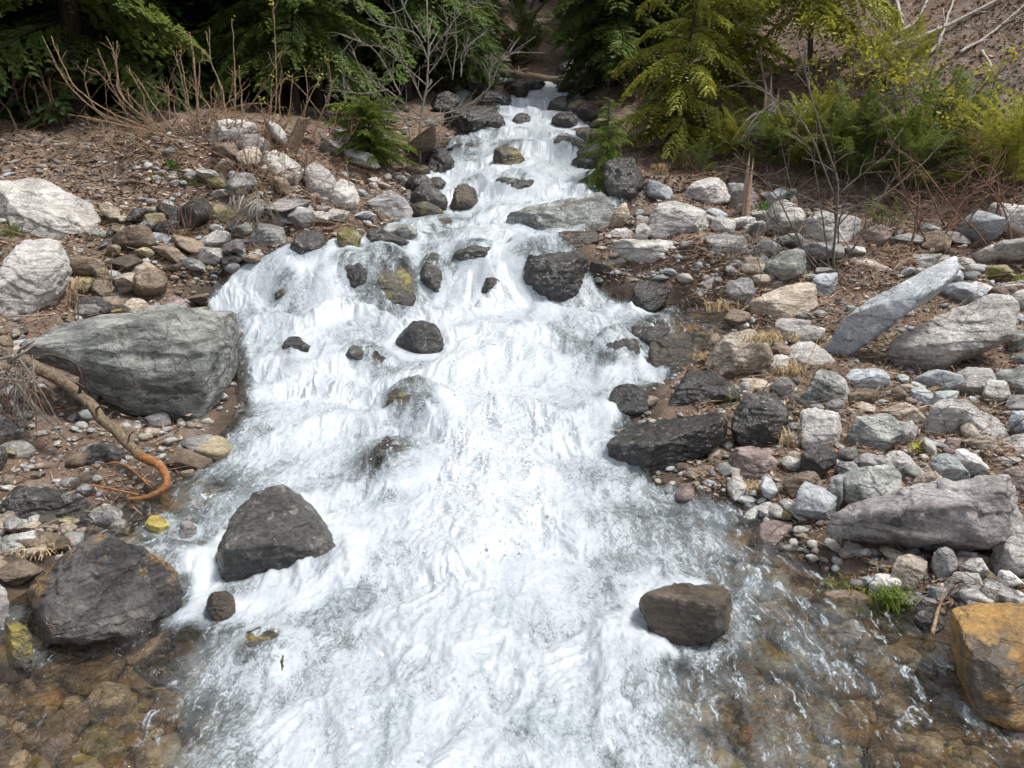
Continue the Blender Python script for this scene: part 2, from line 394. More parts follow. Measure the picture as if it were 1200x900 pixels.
def rock(poly, mat, label, ref=None, edge=.5, T=None, name='rock', cat=None, q=26, rough=1.0, dy=0.0, group=None, chips=9, lift=0.0, awash=False, under=None):
    v = np.array([float(x) for x in poly.split()]).reshape(-1, 2)
    v = hull2(v)
    rng = np.random.default_rng(int(abs(v.sum()) * 7) % 99991)
    u0, u1, v0, v1 = v[:, 0].min(), v[:, 0].max(), v[:, 1].min(), v[:, 1].max()
    uc, vc = .5 * (u0 + u1), .5 * (v0 + v1); pw, ph = u1 - u0, v1 - v0
    d0 = hit(uc, min(v1 - .06 * ph, 895))[0] + dy
    w, hgt = pw * d0 / F, ph * d0 / F
    Tt = T if T else float(np.clip(math.sqrt(w * hgt) * 1.0, .55 * w, 1.15 * w)) if pw < 2.2 * ph else min(.5 * w, 2.2 * hgt)
    dc = d0 + .36 * Tt
    cr = ray(uc, vc); C = cr * dc
    W = cr / np.linalg.norm(cr); Rt = np.cross(W, (0, 0, 1.0)); Rt /= np.linalg.norm(Rt); U = np.cross(Rt, W)
    L = []
    for a, b in v:
        p = ray(a, b) * dc - C; L.append((p @ Rt, p @ U, p @ W))
    L = np.array(L); 
    bmin, bmax = L[:, 1].min(), L[:, 1].max(); H = bmax - bmin
    low = L[:, 1] < bmin + .3 * H
    L[low, 1] -= .10 * H
    N, O = [], []
    m = len(L)
    cv = np.cov(L[:, 0], L[:, 1]); ev, evec = np.linalg.eigh(cv); ma = evec[:, 1] * np.sign(evec[0, 1] + 1e-9); th = math.atan2(ma[1], ma[0])
    if ev[1] < 3.0 * ev[0] or abs(th) > R(42): th = 0.0
    a1 = np.array([math.cos(th), math.sin(th), 0]); b1 = np.array([-math.sin(th), math.cos(th), 0])     # along and across a tilted slab
    for i in range(m):
        p, e = L[i], L[(i + 1) % m] - L[i]; e[2] = 0
        ln = np.linalg.norm(e)
        if ln < 1e-4: continue
        n = np.array([e[1], -e[0], 0]) / ln
        if n @ p < 0: n = -n
        nb_ = n @ b1
        for sgn in (-1, 1):
            tl = R(rng.uniform(14, 34))
            if sgn < 0: tl = R(rng.uniform(1, 4)) if nb_ > .6 else R(rng.uniform(4, 12)) if nb_ < -.6 else R(rng.uniform(8, 24))
            nn = n * math.cos(tl) + np.array([0, 0, sgn]) * math.sin(tl)
            if nn @ p > .02 * H: N.append(nn); O.append(nn @ p)
    f = edge * H
    pb = L @ b1; Hb = pb.max() - pb.min(); f = edge * Hb; be = pb.max() - f
    nt = b1 * Tt * .9 + a1 * rng.uniform(-.05, .05) * Tt + np.array([0, 0, -f]); nt /= np.linalg.norm(nt)
    o = nt @ (b1 * be + np.array([0, 0, -Tt / 2]))
    if o > .05 * H: N.append(nt); O.append(o)
    nf = rng.uniform(-.25, .25) * a1 + (-under if under else rng.uniform(-.65, -.2)) * b1 + np.array([0, 0, -1.]); nf /= np.linalg.norm(nf); N.append(nf); O.append(Tt * .5)
    nb = np.array([rng.uniform(-.3, .3), rng.uniform(0, .4), 1]); nb /= np.linalg.norm(nb); N.append(nb); O.append(Tt * .5)
    N, O = np.array(N), np.array(O)
    for k in range(chips):
        c = rng.normal(size=3); c[2] = -abs(c[2]) * 1.5; c /= np.linalg.norm(c)
        rr = polyhedron(c[None], N, O, 30)[0]
        N = np.vstack([N, c]); O = np.append(O, rr * rng.uniform(.82, .97))
    sub = 6 if max(pw, ph) > 62 else 5 if max(pw, ph) > 26 else 4
    S, Fc = ico(sub)
    dirs = S * np.array([w / 2, H / 2, Tt / 2]); dirs /= np.linalg.norm(dirs, axis=1)[:, None]
    P = dirs * polyhedron(dirs, N, O, q)[:, None]
    st = np.array([rng.uniform(-.3, .3), 1, rng.uniform(-.5, .1)]); st /= np.linalg.norm(st)
    P = rough_up(P, .5 * (H + w), rng, .62 * rough, st)
    for ax_ in (0, 1):                                        # rounding takes a little off: bring it back to full size
        lo, hi = L[:, ax_].min(), L[:, ax_].max(); a0, a1 = P[:, ax_].min(), P[:, ax_].max()
        P[:, ax_] = lo + (P[:, ax_] - a0) * (hi - lo) / (a1 - a0)
    wv = P[:, 0:1] * Rt + P[:, 1:2] * U + P[:, 2:3] * W
    base = C + np.array([0, 0, wv[:, 2].min()]); xl_, xr_ = edges(C[1]); base[2] += lift + (0 if xl_ < C[0] < xr_ else .03)
    ob = mesh_np(name, wv - np.array([0, 0, wv[:, 2].min()]), Fc, RM[mat], smooth=True)
    ob.location = base
    tag(ob, label, cat or name, group)
    ROCKS.append((uc, vc, u0, u1, v0, v1, label, ref))
    xl, xr = edges(C[1])
    if xl - .2 < C[0] < xr + .2 and C[1] < 22: WET.append((C[0], C[1], .5 * max(w, Tt * .8), float((C + wv[np.argmax(wv[:, 2])])[2]) + lift if awash else None))
    return ob

B = 'boulder'
# --- left bank
rock('0 225 30 210 63 213 90 247 117 270 127 290 125 303 70 308 20 300 -20 285', 'pale', 'pale grey slab with a straight top edge, highest boulder on the left bank', 'pale upper left slab', .75, name='slab')
rock('-30 285 0 284 30 294 85 310 88 330 80 355 45 378 -30 385', 'white', 'whitish boulder with dark underside cut off by the left frame edge', 'whitish left edge boulder', .55, name=B)
rock('33 430 53 397 83 382 143 380 187 383 233 407 287 433 302 460 287 487 247 513 207 513 160 497 100 467', 'green', 'large greenish grey banded boulder beside the driftwood, dark moss at its right end', 'big greenish boulder', .70, T=1.35, lift=.10, dy=-.22, under=1.1, name=B, rough=.8)
rock('238 397 253 382 283 390 289 400 277 412 247 409', 'grey', 'rounded grey stone wedged at the top right of the large greenish boulder', None, .5)
rock('213 385 222 372 250 375 255 385 238 399', 'moss', 'mossy tan stone behind the large greenish boulder by the white water', None, .6)
rock('-30 440 0 447 20 480 33 513 20 533 -30 533', 'grey', 'plain grey boulder under the hanging roots at the left frame edge', 'grey boulder under the roots', .5, name=B)
rock('152 322 163 308 187 320 197 332 187 340 160 339', 'tan', 'tan wedge stone with a flat top above the large greenish boulder', None, .5)
rock('200 337 205 325 230 323 245 330 240 347 215 349', 'moss', 'moss yellowed stone at the water edge above the rounded grey stone', None, .6)
rock('112 364 118 352 140 350 148 358 143 370 120 370', 'brown', 'small brown flat stone in the gap right of the whitish left boulder', None, .6)
rock('143 367 155 352 178 362 175 380 160 382', 'tan', 'small tan angular stone touching the back of the greenish boulder', None, .5)
rock('110 342 111 320 118 315 128 322 129 342', 'moss', 'upright ochre stone right of the whitish left boulder', None, .3)
rock('188 368 198 350 214 352 222 368 210 378 192 378', 'pink', 'small reddish stone behind the greenish boulder, left of the mossy tan one', None, .5)
rock('232 286 235 272 267 277 272 287 255 299', 'grey', 'flat grey stone below the red canes on the left bank', None, .5)
rock('177 285 180 275 195 277 212 285 205 294 185 292', 'blue', 'light blue grey chip of stone on the litter under the red canes', None, .6)
rock('358 200 368 193 387 213 397 235 375 243 358 230', 'white', 'tall whitish stone leaning right on the left bank crest', 'tall whitish stone', .4)
rock('385 245 388 222 400 212 413 220 422 240 417 255 395 256', 'pale', 'pale rounded stone just right of the tall whitish leaning stone', None, .45)
rock('245 167 253 147 275 142 300 152 303 167 275 174', 'pale', 'pale stone behind the bare canes at the forest edge', None, .6)
rock('300 217 310 190 330 178 350 188 360 210 340 224', 'pale', 'broad pale mound of stone between the red canes and the tall whitish stone', None, .7, name=B)
rock('335 287 345 270 370 275 387 290 370 305 345 302', 'dark', 'dark damp stone at the stream side of the left bank below the pale mound', None, .5)
rock('290 290 300 268 322 264 336 276 330 296 305 300', 'grey', 'grey block left of the dark damp stone under the pale mound', None, .5)
rock('240 262 252 243 280 240 292 254 284 268 255 270', 'moss', 'moss covered round stone under the roots of the red canes', None, .5)
rock('395 292 397 268 413 266 424 278 420 294 405 300', 'moss', 'square yellow mossed stone at the lip of the left pool', None, .4)
rock('426 285 440 268 467 268 480 280 477 290 430 293', 'wetgrey', 'low wet grey stone right of the square yellow mossed stone', None, .6)
rock('430 237 443 225 468 238 485 252 478 262 440 257', 'grey', 'grey wedge stone sloping towards the white water on the left', None, .65)
rock('487 265 503 254 530 258 533 270 495 273', 'wetbrown', 'flat brown wet stone awash at the foot of the upper rapid', None, .7, awash=True)
rock('498 204 500 185 512 172 527 182 535 195 530 206 505 208', 'dark', 'black boulder at the left edge of the upper rapid under the alder', None, .4, name=B)
rock('457 203 467 191 495 196 505 204 495 213 467 212', 'brown', 'brown low stone under the pale twigged alder', None, .5)
rock('495 220 503 208 517 207 524 215 518 224 500 226', 'dark', 'small black rounded stone below the alder at the waterline', None, .5)
rock('440 285 470 262 490 266 478 284', 'green', 'thin greenish ledge stone left of the flat brown wet stone', None, .7)
# --- standing in the stream
rock('252 657 262 638 300 588 325 565 352 567 388 590 405 625 411 660 395 680 340 698 290 698 258 682', 'wetgrey', 'dark wet boulder with a flat tilted top standing alone in the lower left rapids', 'dark tilted boulder', .72, T=.62, name=B, rough=.75)
rock('32 692 37 672 70 634 103 628 133 647 173 667 207 687 218 713 213 732 167 742 127 752 77 758 43 748', 'wetorange', 'dark mottled boulder streaked with rust above the brown shallows, lower left', 'rust streaked boulder', .5, T=.72, name=B)
rock('4 747 8 722 28 721 37 740 38 775 28 791 12 793', 'wetmoss', 'upright mossy block at the left frame edge below the rust streaked boulder', None, .2)
rock('-20 702 0 685 10 700 12 727 0 738 -20 738', 'purple', 'purplish grey stone at the left frame edge above the upright mossy block', None, .4)
rock('463 397 470 378 488 375 503 378 515 395 522 417 495 417 468 415', 'dark', 'black domed rock in mid stream below the yellow stained rock', 'black domed rock', .35)
rock('428 357 443 330 457 307 477 320 488 337 485 364 453 367 432 364', 'wetmoss', 'rock stained yellow and orange on the edge of the middle fall', 'yellow stained rock', .4, awash=True)
rock('452 482 460 460 490 450 512 460 524 492 500 505 470 505', 'wetmoss', 'olive mossy rock awash in foam under the black domed rock', None, .6, awash=True)
rock('416 542 430 515 450 510 470 518 490 535 496 556 470 562 440 560', 'wetgrey', 'dark wet rock breaking the foam right of the large greenish boulder', None, .5, awash=True)
rock('748 712 758 702 790 695 815 682 850 690 858 712 855 738 825 752 790 756 765 746', 'wetbrown', 'brown square edged rock alone in the right hand foam near the camera', 'brown square edged rock', .28, T=.42, q=40, chips=0, rough=.8)
rock('712 479 722 460 740 453 758 460 766 485 740 491 718 489', 'dark', 'smooth black dome against the flat dark ledge on the right side', None, .3)
rock('710 522 715 500 750 488 800 486 845 490 853 502 845 522 800 552 760 566 745 560 715 549', 'dark', 'big flat dark wet ledge jutting into the white water from the right bank', 'flat dark ledge', .55, T=.8, name='slab', q=30, chips=4)
rock('856 502 862 478 890 464 920 464 926 500 924 530 890 536 860 534', 'wetgrey', 'square wet grey block with pale flecks right of the flat dark ledge', 'square wet block', .42, q=28, name=B)
rock('775 472 785 445 810 437 860 447 868 465 855 487 800 490 780 485', 'dark', 'low black rock lying on the back of the flat dark ledge', None, .5)
rock('757 427 765 395 790 387 810 398 815 427 790 440 765 438', 'wetbrown', 'dark brown wet rock between the pool and the low black rock', None, .5)
rock('735 407 745 380 770 373 785 390 775 415', 'wetgrey', 'grey rock half under a film of water at the right pool lip', None, .5, awash=True)
rock('605 332 612 305 635 290 665 290 690 310 690 352 670 365 640 358 612 353', 'dark', 'broad black rock with threads of water in the middle fall', 'black rock in the fall', .3, name=B, awash=True)
rock('693 352 697 340 740 320 762 313 765 322 735 337 715 350', 'yellow', 'slanting yellow green slab with water dripping under it', None, .6, name='slab')
rock('690 327 695 303 725 305 738 318 720 335 700 337', 'wetmoss', 'olive green block between the black rock of the fall and the yellow slab', None, .4)
rock('740 362 746 335 770 332 786 346 784 366 760 370', 'dark', 'black angular rock in the dripping seep right of the yellow slab', None, .35)
rock('645 287 665 275 697 273 702 285 693 297 660 295', 'wetbrown', 'dark brown stone propping the long flat boulder over the fall', None, .4)
rock('586 268 592 255 610 247 650 236 700 225 714 237 721 250 714 265 693 274 653 276 620 285 600 283 588 274', 'green', 'long flat greenish boulder jutting over the right half of the stream', 'long flat boulder', .55, T=1.1, name=B, rough=.8)
rock('526 242 535 220 545 215 556 225 562 242 550 250 530 250', 'wetbrown', 'pointed dark brown rock in the pool of the upper rapid', 'pointed brown rock', .3)
rock('577 187 583 173 600 171 615 180 617 196 600 198 580 194', 'wetmoss', 'black rock with a yellow moss cap in the middle of the upper rapid', None, .35)
rock('580 217 595 204 615 206 628 218 622 234 590 228', 'wetgrey', 'rounded grey rock under a sheet of water between the moss capped and pointed rocks', None, .5, awash=True)
for pl, lb in (('520 152 530 130 560 125 585 135 595 157 570 162 535 162', 'largest black rock of the heap left of the top chute'),
               ('505 132 512 112 530 108 540 122 530 137', 'black rock under the alder trunk, left end of the top heap'),
               ('558 124 570 106 595 106 600 120 580 130', 'black rock just below the fallen log in the top heap'),
               ('600 142 607 132 620 133 622 144 610 147', 'small black rock in the throat of the top chute'),
               ('640 130 648 112 662 112 668 127 655 134', 'upper of two black rocks right of the top chute'),
               ('645 147 655 130 672 132 678 147 660 152', 'lower of two black rocks right of the top chute'),
               ('590 103 600 92 625 93 640 102 620 108', 'low black rock tucked under the middle of the fallen log')):
    rock(pl, 'dark', lb, None, .4)
rock('540 112 548 96 565 94 574 106 562 116', 'wetmoss', 'mossy rock in the side cascade behind the alder', None, .4)
rock('705 240 707 200 720 185 745 190 757 215 752 242 722 246', 'dark', 'large dark boulder shadowed under the right bank by the small cedar', 'shadowed right boulder', .3, name=B)
rock('270 762 280 735 315 725 345 745 335 792 300 797', 'wetmoss', 'brown and yellow rock sunk in the foam below the dark tilted boulder', None, .6, lift=-.03, awash=True)
rock('240 717 248 695 268 690 277 715 258 732', 'wetbrown', 'small wet brown rock at the left foot of the dark tilted boulder', None, .4)
rock('170 617 178 604 197 602 200 615 190 626', 'yellow', 'bright yellow wet stone below the orange driftwood end', None, .6)
rock('133 647 145 638 170 640 182 652 165 663 148 659', 'amber', 'rusty flat stone touching the top of the rust streaked boulder', None, .7)
rock('208 630 213 610 228 610 232 626 220 634', 'purple', 'small purple wet stone right of the bright yellow stone', None, .5)
rock('55 652 65 630 95 626 112 634 92 656', 'green', 'thin grey green slab lying against the back of the rust streaked boulder', None, .8)
rock('-20 662 0 640 30 628 52 630 46 652 15 668', 'green', 'flat greenish slab at the left frame edge above the rust streaked boulder', None, .75, name='slab')
rock('75 577 85 560 115 555 120 572 100 583', 'wetbrown', 'wet brown stone under the loop of the driftwood', None, .6)
rock('40 618 52 608 70 608 72 622 55 630', 'wetmoss', 'rounded olive stone above the flat greenish slab', None, .5)
rock('0 600 20 575 70 580 110 596 90 615 30 615', 'wetgrey', 'flat wet grey ledge left of the driftwood loop', None, .8, name='slab')
rock('95 545 110 525 140 522 150 540 125 552', 'wetgrey', 'grey stone in shade below the large greenish boulder, behind the driftwood', None, .6)
rock('240 360 255 335 285 328 300 345 285 362', 'wetgrey', 'grey rock veiled by white water at the left end of the middle fall', None, .5, awash=True)
rock('318 352 328 332 348 334 352 350 336 358', 'wetmoss', 'yellow fleck rock veiled by the left fall', None, .5, awash=True)
rock('440 592 455 575 480 578 484 592', 'wetgrey', 'small grey rock awash under the dark wet mid foam rock', None, .5, lift=-.03, awash=True)
for pl, mt_, lb in (('395 322 408 302 430 305 433 337 412 347', 'dark', 'dark rock behind a veil of water left of the yellow stained rock'),
                   ('492 350 495 315 512 303 522 330 514 356', 'wetgrey', 'narrow dark rock behind a veil of water right of the yellow stained rock'),
                   ('530 302 545 285 575 288 580 306 550 314', 'wetgrey', 'flat grey rock under sliding water at the lip of the middle fall'),
                   ('402 422 418 400 448 404 454 422 430 432', 'wetgrey', 'grey rock in the foam left of the black domed rock'),
                   ('698 424 712 395 745 398 750 427 722 435', 'wetgrey', 'grey rock in the foam left of the right pool lip'),
                   ('326 412 342 394 364 400 362 416 342 422', 'dark', 'small dark rock in the left foam below the middle fall'),
                   ('560 345 572 320 590 325 592 348 574 356', 'dark', 'dark rock behind the main chute of the middle fall'),
                   ('648 172 660 158 684 162 688 176 664 182', 'wetgrey', 'grey rock under white water right of the moss capped rock'),
                   ('520 180 535 166 562 168 566 182 540 188', 'dark', 'dark ledge rock under a thin veil left of the moss capped rock')):
    rock(pl, mt_, lb, None, .4, awash=True)
# --- right bank
rock('755 264 765 250 790 238 815 240 832 255 828 274 800 282 770 277', 'white', 'whitish boulder with a domed top behind the long thin slab', 'whitish domed boulder', .6, name=B)
rock('800 240 808 216 830 210 850 218 856 237 835 245 810 245', 'white', 'whitish boulder beside the broken post stump', 'boulder beside the post', .5, name=B)
rock('845 240 852 222 876 216 890 228 886 246 860 248', 'grey', 'grey stone half hidden behind the broken post stump', None, .5)
rock('708 302 712 286 760 283 815 285 822 302 805 319 780 320 735 310', 'pale', 'long thin pale slab lying level beside the fall, black hollow below', 'long thin slab', .45, name='slab', q=26)
rock('790 347 797 330 820 310 838 305 852 320 840 347 820 366 800 366', 'pale', 'pale boulder tipped towards the shallow side pool', 'tipped pale boulder', .6, name=B)
rock('743 279 747 267 757 264 763 272 757 285 747 285', 'white', 'small white oval stone sitting on the left end of the long thin slab', None, .5)
rock('708 281 715 271 735 270 742 278 735 285 712 285', 'pale', 'small pale flat stone left of the small white oval one', None, .5)
rock('715 264 722 245 733 240 738 255 730 272 718 274', 'tan', 'upright tan stone at the right end of the long flat boulder', None, .3)
rock('958 409 963 400 1000 372 1050 340 1083 327 1113 330 1118 350 1107 365 1067 392 1017 420 993 437 970 438', 'blue', 'long smooth blue grey slab tilted across the right bank', 'long blue grey slab', .74, T=.7, lift=.19, dy=-.2, name='slab', rough=.6, chips=3, q=26)
rock('1036 422 1045 408 1100 378 1130 362 1186 363 1191 385 1188 410 1165 423 1110 440 1085 451 1055 440', 'pale', 'broad pale slab with a dark underside right of the blue grey slab', 'broad pale slab', .62, T=.95, lift=.10, dy=-.1, under=.9, name='slab', rough=.8, q=26)
rock('990 442 1000 433 1030 443 1045 455 1040 466 1020 468 1000 457', 'blue', 'small pale blue oval stone below the lower end of the long slab', None, .7)
rock('870 374 880 360 927 333 947 337 960 360 935 376 900 386 875 389', 'tan', 'smooth tan boulder right of the shallow side pool', 'smooth tan boulder', .75, name=B)
rock('826 420 838 406 870 393 903 390 908 410 903 443 877 450 850 446 830 437', 'tan', 'brownish grey block draped with dry straw above the square wet block', 'straw draped block', .5, name=B, q=26)
rock('935 475 942 443 962 435 997 457 998 475 973 490 943 485', 'green', 'flat mossy green stone between the straw draped block and the long slab', None, .75)
rock('935 522 937 487 948 480 983 492 985 519 978 534 940 535', 'white', 'square white block with dry grass hanging over it', 'square white block', .3, q=28)
rock('935 562 940 532 975 530 980 552 960 566', 'dark', 'dark stone directly under the square white block', None, .3)
rock('988 515 1007 503 1030 488 1053 503 1058 522 1033 538 1000 535', 'green', 'greenish grey boulder right of the square white block', 'greenish block', .55, name=B)
rock('1028 490 1047 475 1073 477 1086 490 1067 503 1045 503', 'tan', 'tan rounded stone touching the top of the greenish grey boulder', None, .6)
rock('1088 482 1095 467 1110 461 1123 467 1118 482 1095 489', 'teal', 'small pale teal oval stone under the broad pale slab', None, .6)
rock('1073 507 1100 487 1153 475 1170 482 1178 500 1184 514 1153 521 1093 517', 'white', 'wide flat whitish stone below the pale teal oval', 'wide flat whitish stone', .75)
rock('978 587 985 568 1017 557 1047 558 1058 573 1056 592 1033 603 993 603', 'green', 'large rounded grey green stone resting on the dark bottom slab', 'large rounded stone', .6, name=B, q=12, lift=.05, dy=-.06)
rock('968 592 974 570 988 561 986 601', 'teal', 'thin teal stone leaning on the left of the large rounded stone', None, .3)
rock('1027 550 1040 535 1057 533 1080 555 1060 566 1033 563', 'white', 'cream coloured stone above the large rounded stone', 'cream stone', .6, q=10)
rock('1088 549 1100 534 1112 536 1138 567 1133 580 1118 579', 'teal', 'blue green stone with a pointed lower end, left of the long white stone', None, .65)
rock('1117 535 1133 531 1159 557 1150 568 1137 566', 'white', 'long white stone right of the pointed blue green stone', None, .6)
rock('1126 520 1147 513 1192 532 1185 546 1163 548', 'tan', 'flat brownish stone under the wide flat whitish stone', None, .7)
rock('1062 579 1078 565 1100 557 1119 567 1119 585 1083 589', 'tan', 'folded tan stone between the large rounded and pointed blue green stones', None, .6)
rock('1163 582 1175 560 1205 546 1240 555 1240 605 1180 607', 'pink', 'reddish brown boulder at the right frame edge', 'reddish boulder', .5, name=B)
rock('966 627 975 605 1030 590 1110 583 1150 576 1180 603 1202 612 1195 627 1165 648 1140 641 1060 646 1000 648', 'purple', 'long purplish slab with a ragged front face, water edge lower right', 'long purplish slab', .5, T=.5, lift=.09, dy=-.14, chips=4, name='slab', rough=1.1, q=26)
rock('1157 665 1170 645 1200 618 1235 620 1235 670 1173 678', 'white', 'whitish boulder at the right frame edge above the amber block', None, .5, name=B)
rock('1110 735 1117 718 1133 713 1200 712 1240 722 1240 838 1200 860 1167 850 1143 835 1137 805', 'amber', 'amber yellow stained block with a dark top at the lower right corner', 'amber block', .42, T=.5, name=B, q=30, rough=.6, chips=3)
rock('1088 682 1095 660 1110 647 1120 652 1122 674 1105 684', 'grey', 'grey half dome stone under the right half of the long purplish slab', None, .3, q=10)
rock('1124 666 1132 658 1150 660 1160 672 1148 682 1130 676', 'white', 'small white stone between the grey half dome and the whitish edge boulder', None, .6)
rock('1110 688 1118 676 1138 676 1152 690 1142 706 1120 702', 'pale', 'pale angular stone below the small white stone, above the amber block', None, .6)
rock('1148 702 1152 686 1168 688 1178 704 1172 714', 'pale', 'pale chip stone resting against the top of the amber block', None, .5)
rock('1166 688 1172 676 1196 678 1200 690 1180 694', 'white', 'flat white pebble under the whitish edge boulder', None, .6)
rock('1040 690 1050 662 1070 655 1088 672 1086 694 1060 698', 'tan', 'dull tan stone behind the bright grass tuft', None, .5)
rock('1016 700 1026 680 1046 678 1056 694 1040 706', 'pale', 'pale round stone ringed by the bright grass tuft', None, .5)
rock('1085 702 1092 692 1110 696 1115 708 1100 714', 'teal', 'small greenish stone left of the pale angular stone', None, .5)
rock('1070 735 1080 718 1104 720 1110 740 1092 752', 'wetgrey', 'wet grey stone in the gap left of the amber block', None, .5)
rock('1066 720 1074 706 1098 708 1104 720 1086 728', 'purple', 'purplish stone above the wet gap left of the amber block', None, .6)
rock('980 320 985 305 1005 302 1045 322 1040 336 1005 332', 'tan', 'buff flat stone lying above the long blue grey slab', 'buff flat stone', .7)
rock('946 347 955 328 975 322 981 338 968 352', 'blue', 'bluish block at the foot of the thin bare sapling', None, .5)
rock('1054 316 1062 302 1092 300 1102 312 1080 320', 'pale', 'pale stone half buried in litter above the upper end of the long slab', None, .6)
rock('1083 327 1100 317 1128 319 1131 334 1100 338', 'blue', 'blue grey stone at the upper end of the long slab', None, .6)
rock('848 362 852 335 875 328 886 347 878 364', 'grey', 'mid grey stone right of the tipped pale boulder', None, .5)
rock('823 302 830 283 850 276 874 282 877 302 850 312', 'pale', 'pale grey stone downhill of the broken post stump', None, .55)
rock('833 267 840 256 858 258 862 272 848 278', 'white', 'small cream stone right of the whitish domed boulder', None, .5)
rock('860 322 866 306 890 304 898 318 884 326', 'tan', 'tan stone in the dead twigs below the pale grey stone', None, .5)
rock('933 287 940 262 965 250 1002 262 1007 287 970 294', 'pale', 'pale rock pile corner behind the thin bare sapling', None, .6, name=B)
rock('880 302 886 284 908 282 916 296 902 308', 'grey', 'grey stone wrapped in dead twigs left of the sapling', None, .5)
rock('1012 288 1018 270 1036 266 1044 282 1030 292', 'pink', 'reddish stone in litter right of the sapling', None, .5)
rock('1150 466 1156 452 1176 450 1184 468 1170 482', 'pale', 'pale wedge stone right of the pale teal oval', None, .5)
rock('1180 500 1184 488 1204 486 1212 504 1194 510', 'blue', 'blue striped stone at the right frame edge beside the wide flat stone', None, .6)
rock('851 550 860 533 890 528 918 531 916 557 890 566 860 564', 'pink', 'red brown damp block at the water edge under the square wet block', 'red brown block', .5, q=26)
rock('915 580 922 560 945 556 966 566 962 582 938 590', 'brown', 'brown stone at the water edge left of the thin teal stone', None, .6)
rock('1158 552 1164 541 1188 540 1196 550 1176 558', 'white', 'small white stone above the reddish boulder', None, .6)
rock('1103 528 1108 518 1126 518 1130 528 1116 534', 'pink', 'small pinkish stone under the left half of the wide flat whitish stone', None, .6)
rock('1040 470 1050 456 1066 462 1064 474', 'brown', 'small brown stone right of the pale blue oval', None, .6)
# ------------------------------------------------------------------ ground sheet
def grid_mesh(xs, ys):
    nx, ny = xs.shape[1], xs.shape[0]
    i = np.arange(ny - 1)[:, None] * nx; j = np.arange(nx - 1)[None]
    return np.stack([i + j, i + j + 1, i + nx + j + 1, i + nx + j], -1).reshape(-1, 4)

def ground_mat():
    t = NT('forest_floor'); tc = t.n('ShaderNodeTexCoord'); v = tc.outputs['Object']
    a = t.noise(v, 1.1, 8, .65); b = t.noise(v, 9, 6, .7, .6); c = t.noise(v, 60, 4, .7)
    soil = t.ramp(b, [(.28, (.045, .036, .029)), (.45, (.115, .088, .068)), (.58, (.20, .155, .122)), (.75, (.31, .26, .215))])
    red = t.ramp(c, [(.3, (.07, .048, .036)), (.55, (.185, .125, .090)), (.75, (.32, .24, .18))])
    col = t.mix(t.ramp(a, [(.42, 0.), (.6, 1.)]), soil, red)
    g = t.noise(v, 2.3, 7, .7); col = t.mix(t.ramp(g, [(.56, 0.), (.68, .75)]), col, t.mix(c, (.12, .11, .10), (.34, .32, .30)))
    # stream bed: stained cobbles
    vo = t.n('ShaderNodeTexVoronoi'); vo.inputs['Scale'].default_value = 5.5
    dv = t.n('ShaderNodeVectorMath'); dv.operation = 'MULTIPLY_ADD'
    nz = t.noise(v, 3, 4, .6, out='Color'); t.l(nz, dv.inputs[0]); dv.inputs[1].default_value = (.35, .35, .35); t.l(v, dv.inputs[2])
    t.l(dv.outputs[0], vo.inputs['Vector'])
    sepc = t.n('ShaderNodeSeparateColor'); t.l(vo.outputs['Color'], sepc.inputs[0])
    bed = t.ramp(sepc.outputs[0], [(.0, (.12, .085, .045)), (.3, (.28, .185, .085)), (.5, (.40, .26, .11)), (.62, (.29, .24, .17)), (.8, (.46, .26, .08)), (1., (.40, .34, .25))], 'LINEAR')
    bed = t.mix(1.0, bed, t.ramp(t.noise(v, 25, 5, .7), [(.3, .45), (.7, 1.35)]), 'MULTIPLY')
    bed = t.mix(t.ramp(vo.outputs['Distance'], [(.45, 0.), (.8, 1.)]), bed, (.02, .016, .011))
    col = t.mix(t.attr('bed'), col, bed)
    col = t.mix(t.math('MULTIPLY', t.attr('damp'), .8), col, t.mix(b, (.012, .010, .008), (.075, .060, .045)))
    p = t.n('ShaderNodeBsdfPrincipled'); t.l(col, p.inputs['Base Color'])
    t.l(t.ramp(t.attr('bed'), [(0, .9), (1, .45)]), p.inputs['Roughness']); p.inputs['Specular IOR Level'].default_value = .25
    h = t.math('ADD', t.math('MULTIPLY', b, .8), t.math('MULTIPLY', c, .35))
    t.l(t.bump(h, .9, .05), p.inputs['Normal']); t.l(p.outputs[0], t.out.inputs[0]); return t.m

yy = np.concatenate([np.linspace(-4, 1.5, 12), np.geomspace(1.6, 30, 420), np.geomspace(31, 130, 50)])
ss = np.linspace(-1, 1, 460); xs0 = np.sinh(ss * 4.2) / math.sinh(4.2)
X = xs0[None] * (40 + .6 * np.maximum(yy, 0))[:, None]; Y = np.repeat(yy[:, None], len(ss), 1)
gx, gy = X.ravel(), Y.ravel()
gz = ground(gx, gy)
xl, xr = edges(gy); dd = np.maximum(xl - gx, gx - xr)
nse = perlin(np.stack([gx * 3, gy * 3, 0 * gx], 1)); damp = sstep(-.10, .06, dd) * (1 - sstep(.12, .55, dd + .25 * nse)) * (gy < 21.3)
bedw = (1 - sstep(-.05, .15, dd + .08 * perlin(np.stack([gx * 3, gy * 3, 0 * gx], 1)))) * (gy < 21.3)
g = mesh_np('ground', np.stack([gx, gy, gz], 1), grid_mesh(X, Y), ground_mat(), smooth=True, attrs={'bed': bedw, 'damp': damp}); tag(g, kind='structure')

